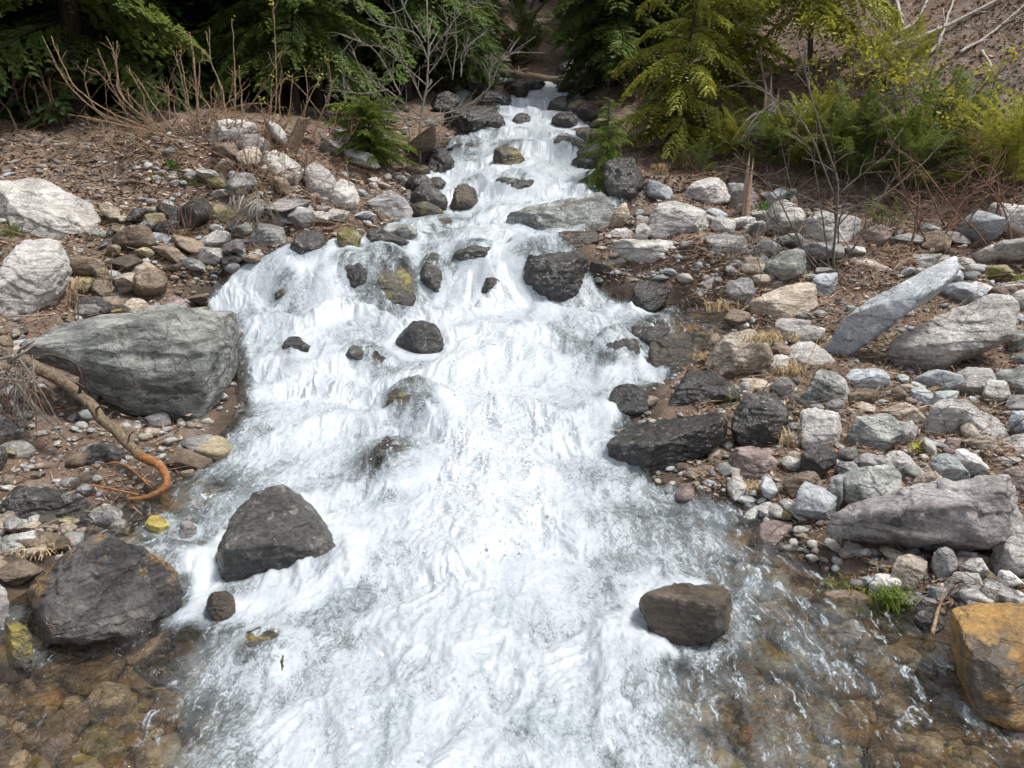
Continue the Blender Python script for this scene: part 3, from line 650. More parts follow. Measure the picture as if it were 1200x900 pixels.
# ------------------------------------------------------------------ water sheet
FOAM = [
 (550, 168, 28, .22), (530, 182, 22, .3), (585, 152, 18, .3), (660, 170, 20, .45), (650, 215, 25, .6), (700, 190, 18, .5), (610, 175, 18, .45),
 (1000, 740, 160, .19), (1080, 820, 170, .17), (960, 860, 130, .20), (900, 750, 90, .24), (1050, 680, 120, .08), (940, 650, 80, .22), (965, 745, 40, .42), (1020, 790, 40, .34), (930, 690, 40, .35), (1000, 850, 40, .3), (950, 800, 35, .36), (870, 830, 70, .22), (880, 890, 70, .22), (70, 840, 150, .0), (130, 780, 90, .03), (60, 700, 100, .05), (100, 570, 120, .04), (1160, 860, 120, .05), (920, 600, 60, .1),  # (u, v, radius px, foam cover) read off the photograph, applied as patches on the water; milky ones in the right shallows also paint sky sheen
 (880, 640, 70, .28), (950, 700, 80, .20), (990, 780, 110, .16), (1080, 850, 110, .10), (940, 850, 90, .16), (860, 770, 60, .20), (900, 610, 60, .22), (1000, 640, 60, .02), (830, 800, 35, .35), (800, 770, 25, .2),
 (60, 800, 100, .0), (120, 860, 110, .02), (40, 880, 120, .0), (150, 800, 50, .12), (195, 885, 50, .2), (235, 880, 60, .42), (230, 560, 55, .34), (270, 580, 50, .40), (290, 545, 40, .5), (60, 590, 100, .05), (120, 620, 60, .08), (190, 570, 40, .2), (150, 560, 40, .12),
 (830, 390, 60, .0), (880, 380, 50, .0), (770, 385, 35, .18), (750, 420, 35, .35), (720, 390, 40, .55), (640, 325, 45, .25), (670, 350, 30, .3), (455, 330, 45, .32), (520, 300, 40, .5), (410, 315, 40, .5), (300, 345, 50, .45), (335, 345, 30, .35), (540, 265, 45, .5), (520, 270, 25, .35), (440, 285, 30, .3),
 (440, 690, 45, .42), (415, 650, 35, .45), (400, 725, 40, .42), (640, 745, 60, .62), (700, 790, 50, .64), (700, 860, 70, .55), (620, 870, 70, .64), (520, 760, 50, .62), (470, 800, 35, .5), (430, 850, 50, .68), (330, 830, 60, .7), (300, 750, 40, .66), (540, 690, 60, .72), (760, 850, 50, .58),
 (760, 605, 55, .42), (810, 600, 40, .35), (700, 560, 40, .6), (690, 530, 40, .55), (650, 450, 60, .72), (700, 440, 50, .5), (740, 470, 25, .4), (480, 480, 40, .3), (440, 410, 40, .55), (360, 440, 40, .75), (350, 400, 50, .75), (335, 520, 45, .62), (310, 500, 30, .5),
 (445, 540, 50, .35), (450, 580, 40, .6), (600, 640, 40, .95), (580, 520, 50, 1.0), (560, 430, 50, 1.0), (600, 600, 50, .98), (640, 400, 60, .95), (560, 580, 50, .98), (590, 560, 40, 1), (500, 590, 40, .9), (400, 480, 40, .95), (560, 380, 40, .95), (350, 470, 35, .95), (390, 620, 60, .85),
 (890, 690, 20, .9), (245, 655, 22, .95), (225, 720, 18, .95), (235, 790, 40, .92), (790, 660, 40, .6), (760, 680, 20, .95), (745, 730, 18, .95), (765, 770, 18, .9), (500, 700, 40, .95), (530, 850, 40, .9), (450, 760, 30, .9), (600, 800, 30, .75), (860, 660, 30, .45), (330, 770, 30, .8),
 (490, 235, 30, .8), (560, 205, 30, .9), (640, 200, 40, .85), (690, 215, 30, .8), (660, 165, 25, .6), (640, 120, 25, .98), (600, 175, 20, .5), (555, 185, 30, .55), (535, 165, 30, .5), (600, 240, 40, .9), (560, 90, 30, .8), (500, 310, 30, .6), (560, 330, 30, .95), (600, 290, 30, .9)]
n1, n2 = 900, 620
wy = np.concatenate([np.linspace(.3, 1.9, 30), np.geomspace(1.92, 21.3, n1)])
q = np.linspace(0, 1, n2); q = q + .06 * np.sin(2 * math.pi * q) * 0
wl, wr = edges(wy); wl = wl - .45; wr = wr + .45
X = wl[:, None] + (wr - wl)[:, None] * q[None]; Y = np.repeat(wy[:, None], n2, 1)
wx, wyy = X.ravel(), Y.ravel()
base = zwater(wx, wyy)
# foam cover from patches
def foam_field(x, y):
    num = np.full(len(x), .86 * .18); den = np.full(len(x), .18)
    for u, v, r, val in FOAM:
        dep, p = hit(u, v)
        rx = r * dep / F; d = ray(u, v); ry = rx * min(3.0, 1.0 / max(.18, abs(d[2]) / np.linalg.norm(d) + .12))
        wgt = np.exp(-((x - p[0]) / rx) ** 2 - ((y - p[1]) / ry) ** 2)
        num += val * wgt; den += wgt
    return num / den
wp = np.stack([wx + .25 * perlin(np.stack([wx * 1.5, wyy * 1.5, 0 * wx], 1)), wyy, 0 * wx], 1)
foam = foam_field(wx + .10 * perlin(np.stack([wx * 4, wyy * 4, 3 + 0 * wx], 1)), wyy + .14 * perlin(np.stack([wx * 4, wyy * 4, 9 + 0 * wx], 1)))
slope = np.clip(np.abs(zwater(wx, wyy + .07) - zwater(wx, wyy - .07)) / .14, 0, 1.6)
plunge = np.zeros(len(wx)); lip = np.zeros(len(wx))
for yi, drop, wid, ph in STEPS + [(8.95, .5, .5, 1.0)]:
    e = wyy - step_y(wx, yi, ph); plunge += drop * 6 * np.exp(-((e + wid * .8) / .17) ** 2); lip += drop * 5 * np.exp(-((e - wid * .9 - .10) / .15) ** 2)
plunge *= np.clip(.6 + 1.0 * perlin(np.stack([wx * 1.9, wyy * .6, 4 + 0 * wx], 1)), 0, 1.6); lip *= np.clip(.5 + 1.3 * perlin(np.stack([wx * 1.3, wyy * .6, 8 + 0 * wx], 1)), 0, 1.5)
act = np.clip(.18 + foam * .85 + .22 * slope, 0, 1.4) * sstep(0.05, .5, foam + slope)
p1 = np.stack([wx * 2.1, wyy * 1.1, 0 * wx], 1)
warp = .35 * np.stack([perlin(p1 * 2 + 7), perlin(p1 * 2 + 19), 0 * wx], 1)
big = fbm(p1 + warp, 3); rid = ridged(np.stack([wx * 4.4, wyy * 3.0, 0 * wx], 1) + warp * 2, 4, .55)
fine = ridged(np.stack([wx * 17, wyy * 11, 2 + 0 * wx], 1) + warp * 4, 3, .6)
spk = perlin(np.stack([wx * 46, wyy * 36, 0 * wx], 1))
near = np.clip(5.0 / np.maximum(wyy, 2), .35, 1.3)
wz = base + act * (.070 * big + .020 * rid + .006 * fine * near + .003 * spk * near) + plunge * sstep(.15, .5, foam) * (.024 * np.clip(rid, 0, None) + .006 * np.clip(fine, 0, None) + .004 * spk) + (1 - np.clip(foam, 0, 1)) * ((.024 * fbm(np.stack([wx * 5 + wyy * 1.5, wyy * 4, 0 * wx], 1), 3) + .011 * ridged(np.stack([wx * 13, wyy * 9, 0 * wx], 1), 3)) * sstep(-.1, .15, -np.maximum(edges(wyy)[0] - wx, wx - edges(wyy)[1])))
for rx_, ry_, rr, rz_ in WET:
    dx, dy = wx - rx_, wyy - ry_
    dist = np.sqrt(dx ** 2 + dy ** 2)
    if rz_ is not None:                                   # the stream pours over this one
        hgt = max(.0, rz_ - float(zwater(rx_, ry_)[()] if np.ndim(zwater(rx_, ry_)) == 0 else zwater(rx_, ry_)))
        cover = np.exp(-((dx / (rr * 1.15)) ** 2 + ((dy - rr * .35) / (rr * 1.2)) ** 2) ** 1.5)
        wz = np.maximum(wz, base + (hgt * .74) * cover * (1 + .22 * big + .10 * rid) + .008 * rid * cover); foam = (foam + .22 * rid * np.exp(-(dist / rr) ** 2) * (foam > .1)) * (1 - .48 * np.exp(-(dist / (rr * .95)) ** 4))
        continue
    wz += .05 * np.exp(-((dx / (rr * .9)) ** 2 + ((dy - rr * .9) / (rr * .45)) ** 2))       # heaped on the upstream side
    wz -= .05 * np.exp(-((dx / (rr * .8)) ** 2 + ((dy + rr * 1.0) / (rr * .6)) ** 2))
    col = np.exp(-((dist - rr * 1.15) / (.05 + .07 * rr)) ** 2) * np.clip(foam * 2.2, 0, 1) * np.clip(.5 + rid, 0, 1.4)
    foam = np.clip(foam + .28 * col, 0, 1.1)
xl, xr = edges(wyy); dd = np.maximum(xl - wx, wx - xr)
wz -= .5 * sstep(.12, .45, dd)
fo = np.clip(foam + .10 * (rid - .3) * sstep(.05, .4, foam) + .10 * big * sstep(.05, .4, foam) + (.10 * np.clip(slope - .35, 0, 1) + .16 * plunge - .26 * lip) * sstep(.1, .4, foam) - .02, 0, 1.2)
fo *= 1 - .7 * sstep(-.05, .1, dd)
sarc = wyy + .0
flow = np.stack([wx, sarc, wz * 1.0], 1)

def water_mat():
    t = NT('rushing_water'); fl = t.attr('flow', 'Vector')
    wv = t.noise(fl, 3.0, 3, .5, out='Color')
    ad = t.n('ShaderNodeVectorMath'); ad.operation = 'MULTIPLY_ADD'; t.l(wv, ad.inputs[0]); ad.inputs[1].default_value = (.22, .22, .1); t.l(fl, ad.inputs[2]); v = ad.outputs[0]
    a = t.noise(t.mapping(v, (5.5, 2.4, 5)), 1.0, 8, .62, .5)
    b = t.noise(t.mapping(v, (26, 13, 22)), 1.0, 5, .65, .8)
    c = t.noise(t.mapping(v, (75, 45, 70)), 1.0, 3, .6)
    e = t.noise(t.mapping(v, (150, 110, 140)), 1.0, 2, .6)
    n = t.math('ADD', t.math('ADD', t.math('MULTIPLY', a, .30), t.math('MULTIPLY', b, .25)), t.math('ADD', t.math('MULTIPLY', c, .27), t.math('MULTIPLY', e, .18)))
    nn = t.math('MULTIPLY', t.math('SUBTRACT', n, .5), 5.2)
    f0 = t.math('MULTIPLY_ADD', t.attr('foam'), 1.45); f0.node.inputs[2].default_value = -.50
    calm = t.ramp(t.attr('foam'), [(.35, .80), (.65, .62), (.98, .28)])          # thick foam runs smooth, thin foam breaks up
    f = t.math('ADD', f0, t.math('MULTIPLY', nn, calm))
    stk = t.noise(t.mapping(v, (17, 4.5, 12), (0, 0, .25)), 1.0, 6, .68, .9)
    f = t.math('ADD', f, t.math('MULTIPLY', t.ramp(stk, [(.52, 0.), (.62, .62)]), t.ramp(t.attr('foam'), [(.03, 0.), (.16, 1.), (.5, .3)])))  # thin foam streaks, also painting pale reflections onto the shallows
    fac = t.ramp(f, [(.06, .0), (.27, .25), (.47, .78), (.80, 1.)])
    aer = t.ramp(t.math('ADD', t.attr('foam'), t.math('MULTIPLY', t.math('SUBTRACT', a, .5), .5)), [(.20, 0.), (.42, .45), (.70, .93)])
    # clear water
    w_h = t.math('ADD', t.noise(t.mapping(v, (10, 6, 9)), 1.0, 5, .62, .6), t.math('MULTIPLY', b, .35))
    wb = t.bump(w_h, 1.0, .11)
    tr = t.n('ShaderNodeBsdfTransparent'); tr.inputs[0].default_value = (.95, .89, .74, 1)
    gl = t.n('ShaderNodeBsdfGlossy'); gl.inputs['Roughness'].default_value = .05; gl.inputs[0].default_value = (.95, .97, 1, 1); t.l(wb, gl.inputs['Normal'])
    fr = t.n('ShaderNodeFresnel'); fr.inputs[0].default_value = 1.33; t.l(wb, fr.inputs[1])
    wm = t.n('ShaderNodeMixShader'); t.l(t.math('MULTIPLY', fr.outputs[0], 1.8, True), wm.inputs[0]); t.l(tr.outputs[0], wm.inputs[1]); t.l(gl.outputs[0], wm.inputs[2])
    # air-filled water
    fb = t.bump(t.math('ADD', a, t.math('MULTIPLY', t.math('ADD', b, t.math('MULTIPLY', c, .5)), .6)), .38, .03)
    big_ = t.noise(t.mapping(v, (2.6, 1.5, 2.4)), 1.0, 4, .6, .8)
    fcol = t.ramp(t.math('MULTIPLY', t.math('ADD', f, t.math('MULTIPLY', t.math('SUBTRACT', big_, .5), 1.6)), .55), [(.04, (.28, .33, .37)), (.30, (.425, .475, .52)), (.75, (.56, .605, .645))])  # thin foam is bluer; soft grey shading of the foam is also painted in
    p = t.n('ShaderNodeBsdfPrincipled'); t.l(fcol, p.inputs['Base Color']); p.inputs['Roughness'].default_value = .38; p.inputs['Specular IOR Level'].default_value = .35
    t.l(fb, p.inputs['Normal'])
    tl = t.n('ShaderNodeBsdfTranslucent'); tl.inputs[0].default_value = (.62, .66, .69, 1)
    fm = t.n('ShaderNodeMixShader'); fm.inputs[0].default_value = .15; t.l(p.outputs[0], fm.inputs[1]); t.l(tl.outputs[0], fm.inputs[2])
    ap = t.n('ShaderNodeBsdfPrincipled'); t.l(t.ramp(b, [(.3, (.17, .205, .215)), (.7, (.37, .42, .435))]), ap.inputs['Base Color']); ap.inputs['Roughness'].default_value = .16; t.l(wb, ap.inputs['Normal'])
    am = t.n('ShaderNodeMixShader'); t.l(aer, am.inputs[0]); t.l(wm.outputs[0], am.inputs[1]); t.l(ap.outputs[0], am.inputs[2])
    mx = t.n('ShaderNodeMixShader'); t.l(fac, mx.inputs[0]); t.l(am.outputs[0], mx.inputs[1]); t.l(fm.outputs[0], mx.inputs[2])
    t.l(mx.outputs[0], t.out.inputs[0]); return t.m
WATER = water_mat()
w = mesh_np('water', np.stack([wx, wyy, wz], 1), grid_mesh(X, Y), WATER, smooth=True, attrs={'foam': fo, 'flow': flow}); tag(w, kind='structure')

# spray: drops thrown up where the water is roughest
rng = np.random.default_rng(5)
pr = np.clip(act - .75, 0, None) ** 1.5 * np.clip(foam - .55, 0, None) * (wyy < 14) * (wyy > 2.2) * (dd < -.1) * np.clip(wyy, 0, 6) ** 1.6

for rx_, ry_, rr, rz_ in WET: pr *= 1 - np.exp(-(np.hypot(wx - rx_, wyy - ry_) / (rr * 1.5 + .08)) ** 6)
pr /= pr.sum(); idx = rng.choice(len(wx), 9000, p=pr)
P0 = np.stack([wx, wyy, wz], 1)[idx] + rng.normal(size=(9000, 3)) * np.array([.03, .03, .012]) + np.array([0, 0, 1]) * rng.exponential(.022, (9000, 1))
o6 = np.array([(1, 0, 0), (-1, 0, 0), (0, 1, 0), (0, -1, 0), (0, 0, 1), (0, 0, -1)], float)
of = np.array([(0, 2, 4), (2, 1, 4), (1, 3, 4), (3, 0, 4), (2, 0, 5), (1, 2, 5), (3, 1, 5), (0, 3, 5)])
sz = rng.lognormal(math.log(.0032), .45, (9000, 1, 1)) * np.array([1, 1, 1.6])
V = (P0[:, None] + o6[None] * sz).reshape(-1, 3); Fc = (np.arange(9000)[:, None, None] * 6 + of[None]).reshape(-1, 3)
t = NT('water_drops'); p = t.n('ShaderNodeBsdfPrincipled'); p.inputs['Base Color'].default_value = (.88, .91, .93, 1); p.inputs['Roughness'].default_value = .2; t.l(p.outputs[0], t.out.inputs[0])
tag(mesh_np('spray', V, Fc, t.m, smooth=True), kind='stuff')

# the thin side cascade that slips in from the left behind the alder
sc_ = smooth_path([at(585, 84, 21.2), at(560, 92, 19.8), at(545, 104, 18.6), at(528, 116, 17.4), at(518, 130, 16.6)], 140)
sc_[:, 2] = np.maximum(sc_[:, 2], gnd(sc_[:, 0], sc_[:, 1]) + .10)
sv = np.linspace(-1, 1, 40)
T_ = np.gradient(sc_, axis=0); S_ = np.stack([-T_[:, 1], T_[:, 0], 0 * T_[:, 0]], 1); S_ /= np.linalg.norm(S_, axis=1)[:, None]
V = (sc_[:, None] + S_[:, None] * (sv[None, :, None] * (.30 + .10 * np.sin(np.arange(140) * .13))[:, None, None])).reshape(-1, 3)
V[:, 2] += .06 * fbm(V * 2.5, 3) - .22 * np.tile(np.abs(sv) ** 3, 140)
fo2 = np.clip(.66 - .5 * np.tile(np.abs(sv) ** 2, 140) + .3 * fbm(V * 1.8 + 4, 2), 0, 1)
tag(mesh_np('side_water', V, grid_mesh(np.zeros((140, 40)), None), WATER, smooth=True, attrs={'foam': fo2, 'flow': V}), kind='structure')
# ------------------------------------------------------------------ loose stones
def quick_rock(size, flat, rng, sub=4, q=12, ang=9):
    N = rng.normal(size=(ang + 6, 3)); N /= np.linalg.norm(N, axis=1)[:, None]
    O = rng.uniform(.72, 1.0, len(N)); S, Fc = ico(sub)
    P = S * polyhedron(S, np.vstack([N, -N]), np.append(O, O * rng.uniform(.85, 1.1, len(O))), q)[:, None]
    P = P * np.array([rng.uniform(.95, 1.35), rng.uniform(.75, 1.0), flat])
    P = rough_up(P, 1.5, rng, .55) * size * .5
    P[:, 2] -= P[:, 2].min(); return P, Fc

REFS = [r for r in ROCKS if r[7]]
USED = set()
COLSP = [('pale grey', 'pale'), ('whitish', 'white'), ('blue grey', 'blue'), ('greenish grey', 'green'), ('pale teal', 'teal'), ('tan', 'tan'), ('brown', 'brown'), ('reddish', 'pink'), ('mid grey', 'grey'), ('purplish', 'purple'), ('mossy', 'moss')]
SHP = [('rounded', .7, 12), ('flat', .36, 30), ('angular', .6, 40)]
COLSD = [('brown', 'brown'), ('mossy', 'moss'), ('mid grey', 'grey'), ('dark wet', 'wetgrey'), ('damp brown', 'wetbrown'), ('black', 'dark'), ('tan', 'tan'), ('greenish grey', 'green')]
def stone_label(u, v, px, rng, dark=False):
    """colour, shape and place that no other stone has together"""
    COLS = COLSD if dark else COLSP
    best = sorted(REFS, key=lambda r: (r[0] - u) ** 2 + 1.6 * (r[1] - v) ** 2)[:3]
    order = list(rng.permutation(len(COLS)))
    wts = dict(zip(range(11), [4, 2.4, 1.8, 2, .5, 2, 1.2, .5, 2.4, .8, .5]))
    order.sort(key=lambda k: -rng.random() ** (1 / wts[k]))
    for r in best:
        du, dv = u - r[0], v - r[1]
        side = ('right of' if du > 0 else 'left of') if abs(du) * (r[5] - r[4]) > abs(dv) * (r[3] - r[2]) else ('in front of' if dv > 0 else 'behind')
        for k in order:
            for s in rng.permutation([0, 1, 1, 2, 2, 2]):
                sz = 'pebble' if px < 11 else 'cobble' if px < 20 else 'stone'
                key = (COLS[k][0], SHP[s][0], sz, side, r[7])
                if key not in USED:
                    USED.add(key)
                    return f'{SHP[s][0]} {COLS[k][0]} {sz} {side} the {r[7]}', COLS[k][1], SHP[s], sz
    return None

KEEP = [(20, 215, 425, 600), (1000, 1085, 670, 725), (835, 870, 455, 492)]      # where the driftwood and the grass stand
def free(u, v, m):
    if any(a - m < u < b + m and c - m < v < d + m for a, b, c, d in KEEP): return False
    for r in ROCKS:
        if r[2] - m < u < r[3] + m and r[4] - m < v < r[5] + m * .6:
            return False
    return True
rng = np.random.default_rng(21)
ZONES = [
 (840, 1200, 270, 440, 52, 30, 74), (930, 1210, 430, 600, 40, 28, 62), (240, 440, 160, 310, 30, 22, 50), (720, 930, 230, 340, 24, 22, 48), (90, 340, 250, 392, 40, 24, 56, 1), (-10, 240, 520, 680, 26, 26, 62, 1), (1040, 1200, 640, 720, 10, 18, 34), (850, 990, 380, 580, 16, 24, 50),  # u0, u1, v0, v1, count, size range in pixels
 (930, 1200, 440, 590, 42, 12, 32), (1020, 1200, 640, 720, 20, 9, 22), (840, 1200, 300, 450, 56, 9, 26), (730, 960, 240, 330, 30, 8, 20), (1090, 1200, 280, 380, 16, 8, 18), (840, 1000, 540, 640, 12, 12, 26),
 (0, 330, 255, 390, 40, 9, 22, 1), (0, 140, 330, 420, 14, 9, 22, 1), (100, 420, 160, 260, 34, 6, 15), (330, 500, 210, 300, 26, 8, 22), (0, 200, 540, 660, 14, 14, 30, 1), (0, 130, 590, 670, 8, 24, 55, 1), (140, 260, 470, 560, 9, 20, 44, 1), (690, 760, 230, 300, 5, 5, 9)]
placed = []
for (u0, u1, v0, v1, n, s0, s1, *dk) in ZONES:
    c = 0; tries = 0
    while c < n and tries < n * 30:
        tries += 1
        u, v = rng.uniform(u0, u1), rng.uniform(v0, v1); px = s0 + (s1 - s0) * rng.random() ** 1.8
        if not free(u, v, px * .12): continue
        if any((u - a) ** 2 + (1.7 * (v - b)) ** 2 < (.31 * (px + d)) ** 2 for a, b, d in placed): continue
        dep, p = hit(u, v)
        xl, xr = edges(p[1])
        if xl + .05 < p[0] < xr - .05: continue
        lab = stone_label(u, v, px, rng, bool(dk))
        if not lab: continue
        placed.append((u, v, px)); c += 1
        size = px * dep / F
        P, Fc = quick_rock(size, lab[2][1] * rng.uniform(.85, 1.2), rng, 5 if px > 24 else 4, lab[2][2], 6)
        rz, rx, ry = rng.uniform(0, 6.28), rng.normal(0, .22), rng.normal(0, .22)
        Mx = np.array(Matrix.Rotation(rz, 3, 'Z') @ Matrix.Rotation(rx, 3, 'X') @ Matrix.Rotation(ry, 3, 'Y'))
        P = P @ Mx.T
        ob = mesh_np(lab[3], P, Fc, RM[lab[1]], smooth=True)
        gz = float(gnd(p[0], p[1])[0])
        ob.location = (p[0], p[1], gz - size * .12 - 0)
        tag(ob, lab[0], lab[3], 'loose stones on the banks')

# dark stones that line the water's edge, dry on the bank side, wet on the other
EDGE = [('black', 'dark'), ('wet grey', 'wetgrey'), ('wet brown', 'wetbrown'), ('moss flecked', 'wetmoss'), ('damp brown', 'brown')]
CH = [('long', .55, 14), ('squat', .8, 10), ('jagged', .65, 30), ('thin', .35, 20), ('blocky', .75, 40)]
for side in (0, 1):
    for yb in np.concatenate([np.geomspace(3.2, 21, 62), np.geomspace(11.2, 21, 20)]):
        xe = float(edges(yb)[side]); x = xe + rng.normal(.04, .14) * (1 if side else -1); y = yb + rng.normal(0, .06)
        u, v = project(np.array([x, y, float(look(_TS, x, y)[0])])); size = rng.uniform(.16, .46) * (1.7 if y > 11 else 1.0); px = size * F / y
        if not free(u, v, px * (.42 if y < 11 else .02)) or not 0 < u < 1200 or (side and (yb < 5.0 or 7.2 < yb < 9.0)): continue
        best = sorted(REFS, key=lambda r: (r[0] - u) ** 2 + 1.6 * (r[1] - v) ** 2)[:4]; done = False
        for r in best:
            for q_ in rng.permutation(25):
                (cn, cm), (sn, sf, sq) = EDGE[q_ // 5], CH[q_ % 5]; key = (cn, sn, r[7], side)
                if key in USED: continue
                USED.add(key); done = True; break
            if done: break
        if not done: continue
        du, dv = u - r[0], v - r[1]; rel = ('right of' if du > 0 else 'left of') if abs(du) > 1.2 * abs(dv) else ('in front of' if dv > 0 else 'behind')
        P, Fc = quick_rock(size, sf, rng, 5 if px > 26 else 4, sq)
        rz = rng.uniform(0, 6.28); c_, s_ = math.cos(rz), math.sin(rz); P = np.stack([P[:, 0] * c_ - P[:, 1] * s_, P[:, 0] * s_ + P[:, 1] * c_, P[:, 2] + .25 * P[:, 0] * rng.uniform(-1, 1)], 1)
        ob = mesh_np('edge_rock', P, Fc, RM[cm], smooth=True); ob.location = (x, y, float(gnd(x, y)[0]) - size * .08 + (.05 if side else .05))
        tag(ob, f'{sn} {cn} rock at the {"right" if side else "left"} waterline {rel} the {r[7]}', 'rock', 'rocks lining the water edge')

# gravel, stream bed stones, leaf litter, dead twigs: nobody could count these
def pack(protos, P, size, rot, name, mats, kindmat, flatten=1.0):
    Vs, Fs, mi, o = [], [], [], 0
    for k in range(len(P)):
        V, Fc = protos[k % len(protos)]
        c, s = math.cos(rot[k]), math.sin(rot[k])
        W = V * size[k]; W = np.stack([W[:, 0] * c - W[:, 1] * s, W[:, 0] * s + W[:, 1] * c, W[:, 2] * flatten], 1) + P[k]
        Vs.append(W); Fs.append(Fc + o); o += len(V); mi.append(np.full(len(Fc), kindmat[k]))
    ob = mesh_np(name, np.concatenate(Vs), np.concatenate(Fs), mats, smooth=True, matidx=np.concatenate(mi)); tag(ob, kind='stuff'); return ob
protos = [quick_rock(1.0, rng.uniform(.35, .75), rng, 3, 14 + 22 * (k % 2), 6) for k in range(10)]
def bank_points(n, u0, u1, v0, v1, inwater=False):
    out = []
    for k in range(n * 4):
        u, v = rng.uniform(u0, u1), rng.uniform(v0, v1); dep, p = hit(round(u), round(v))
        xl, xr = edges(p[1])
        ins = xl + .0 < p[0] < xr - .0
        if ins == inwater: out.append((p[0] + rng.normal(0, .02), p[1] + rng.normal(0, .03)))
        if len(out) >= n: break
    return np.array(out)
gp = np.concatenate([bank_points(1200, 830, 1230, 300, 720), bank_points(800, 700, 1000, 230, 330), bank_points(900, -40, 500, 200, 400), bank_points(500, -30, 240, 400, 660), bank_points(700, -30, 500, 150, 260), bank_points(500, 470, 720, 85, 220), bank_points(350, 690, 920, 370, 590), bank_points(260, 60, 330, 380, 620)])
gzz = gnd(gp[:, 0], gp[:, 1]); dep = gp[:, 1]
sz = np.clip(rng.lognormal(math.log(.040), .62, len(gp)), .015, .22)
GM = [RM[k] for k in ('pale', 'tan', 'grey', 'green', 'brown', 'pink', 'blue', 'white')]
pack(protos, np.stack([gp[:, 0], gp[:, 1], gzz - sz * .18], 1), sz, rng.uniform(0, 6.28, len(gp)), 'gravel', GM, rng.integers(0, 8, len(gp)))
bp = np.concatenate([bank_points(650, 780, 1200, 580, 895, True), bank_points(600, -30, 320, 520, 895, True), bank_points(90, 720, 900, 370, 410, True)])
bz = gnd(bp[:, 0], bp[:, 1]); sz = np.clip(rng.lognormal(math.log(.085), .5, len(bp)), .03, .26)
BM = [RM[k] for k in ('brown', 'moss', 'wetgrey', 'amber', 'tan', 'yellow', 'pink', 'wetorange')]
zz = np.minimum(bz - sz * .15, zwater(bp[:, 0], bp[:, 1]) - sz * .40 - .0)
pack(protos, np.stack([bp[:, 0], bp[:, 1], zz], 1), sz, rng.uniform(0, 6.28, len(bp)), 'stream_bed_stones', BM, rng.choice(8, len(bp), p=[.27, .13, .04, .22, .18, .07, .04, .05]), .8)

LIT = [leafy('dead_leaf_red', (.25, .14, .09)), leafy('dead_leaf_brown', (.19, .13, .09)), leafy('dead_leaf_buff', (.36, .28, .21)), leafy('dead_leaf_dark', (.06, .037, .025))]
lp = np.concatenate([bank_points(10000, -60, 560, 140, 330), bank_points(2500, -40, 220, 300, 640), bank_points(15000, 800, 1260, 230, 620), bank_points(7000, 760, 1260, -60, 240), bank_points(1800, 700, 900, 200, 330), bank_points(700, 1010, 1230, 620, 720), bank_points(1500, 560, 780, 20, 90)])
n = len(lp); lz = gnd(lp[:, 0], lp[:, 1]) + .004 + rng.exponential(.008, n)
ln = rng.uniform(.014, .036, n) * np.clip(lp[:, 1] / 6, .8, 2.0); a = rng.uniform(0, 6.28, n)
ax = np.stack([np.cos(a), np.sin(a), rng.normal(0, .35, n)], 1); bx = np.stack([-np.sin(a), np.cos(a), rng.normal(0, .4, n)], 1)
C0 = np.stack([lp[:, 0], lp[:, 1], lz], 1); wd = ln * rng.uniform(.3, .75, n)
V = np.stack([C0 - ax * ln[:, None], C0 + bx * wd[:, None] * .5 + ax * ln[:, None] * .1, C0 + ax * ln[:, None] + np.array([0, 0, .006]), C0 - bx * wd[:, None] * .5], 1).reshape(-1, 3)
tag(mesh_np('leaf_litter', V, np.arange(4 * n).reshape(-1, 4), LIT, matidx=rng.choice(4, n, p=[.28, .28, .32, .12])), kind='stuff')

TW = [leafy('dead_twig_grey', (.24, .20, .165)), leafy('dead_twig_straw', (.36, .27, .17)), leafy('dead_twig_red', (.13, .075, .05))]
tp = np.concatenate([bank_points(700, -60, 520, 140, 330), bank_points(260, -40, 200, 330, 640), bank_points(2400, 800, 1260, 200, 520), bank_points(1000, 760, 1260, -40, 230), bank_points(260, 900, 1230, 450, 700), bank_points(200, 560, 760, 20, 90)])
parts, mi = [], []
for x, y in tp:
    z = float(gnd(x, y)[0]); L = rng.uniform(.08, .42) * np.clip(y / 8, .7, 1.5); a = rng.uniform(0, 6.28); el = abs(rng.normal(0, .25))
    d = np.array([math.cos(a) * math.cos(el), math.sin(a) * math.cos(el), math.sin(el)]); b = rng.normal(size=3) * .12 * L
    p0 = np.array([x, y, z + .008])
    pa = [p0, p0 + d * L * .5 + b, p0 + d * L]
    gg = gnd([p[0] for p in pa], [p[1] for p in pa])
    pa = [np.array([p[0], p[1], max(p[2], gq + .008)]) for p, gq in zip(pa, gg)]
    t_ = tube(pa, rng.uniform(.0022, .006) * np.array([1, .8, .4]), 3, False); parts.append(t_); mi.append(np.full(sum(len(f) for f in t_[1]), rng.integers(0, 3)))
V, Fs = join(parts); tag(mesh_np('dead_twigs', V, Fs, TW, matidx=np.concatenate(mi)), kind='stuff')
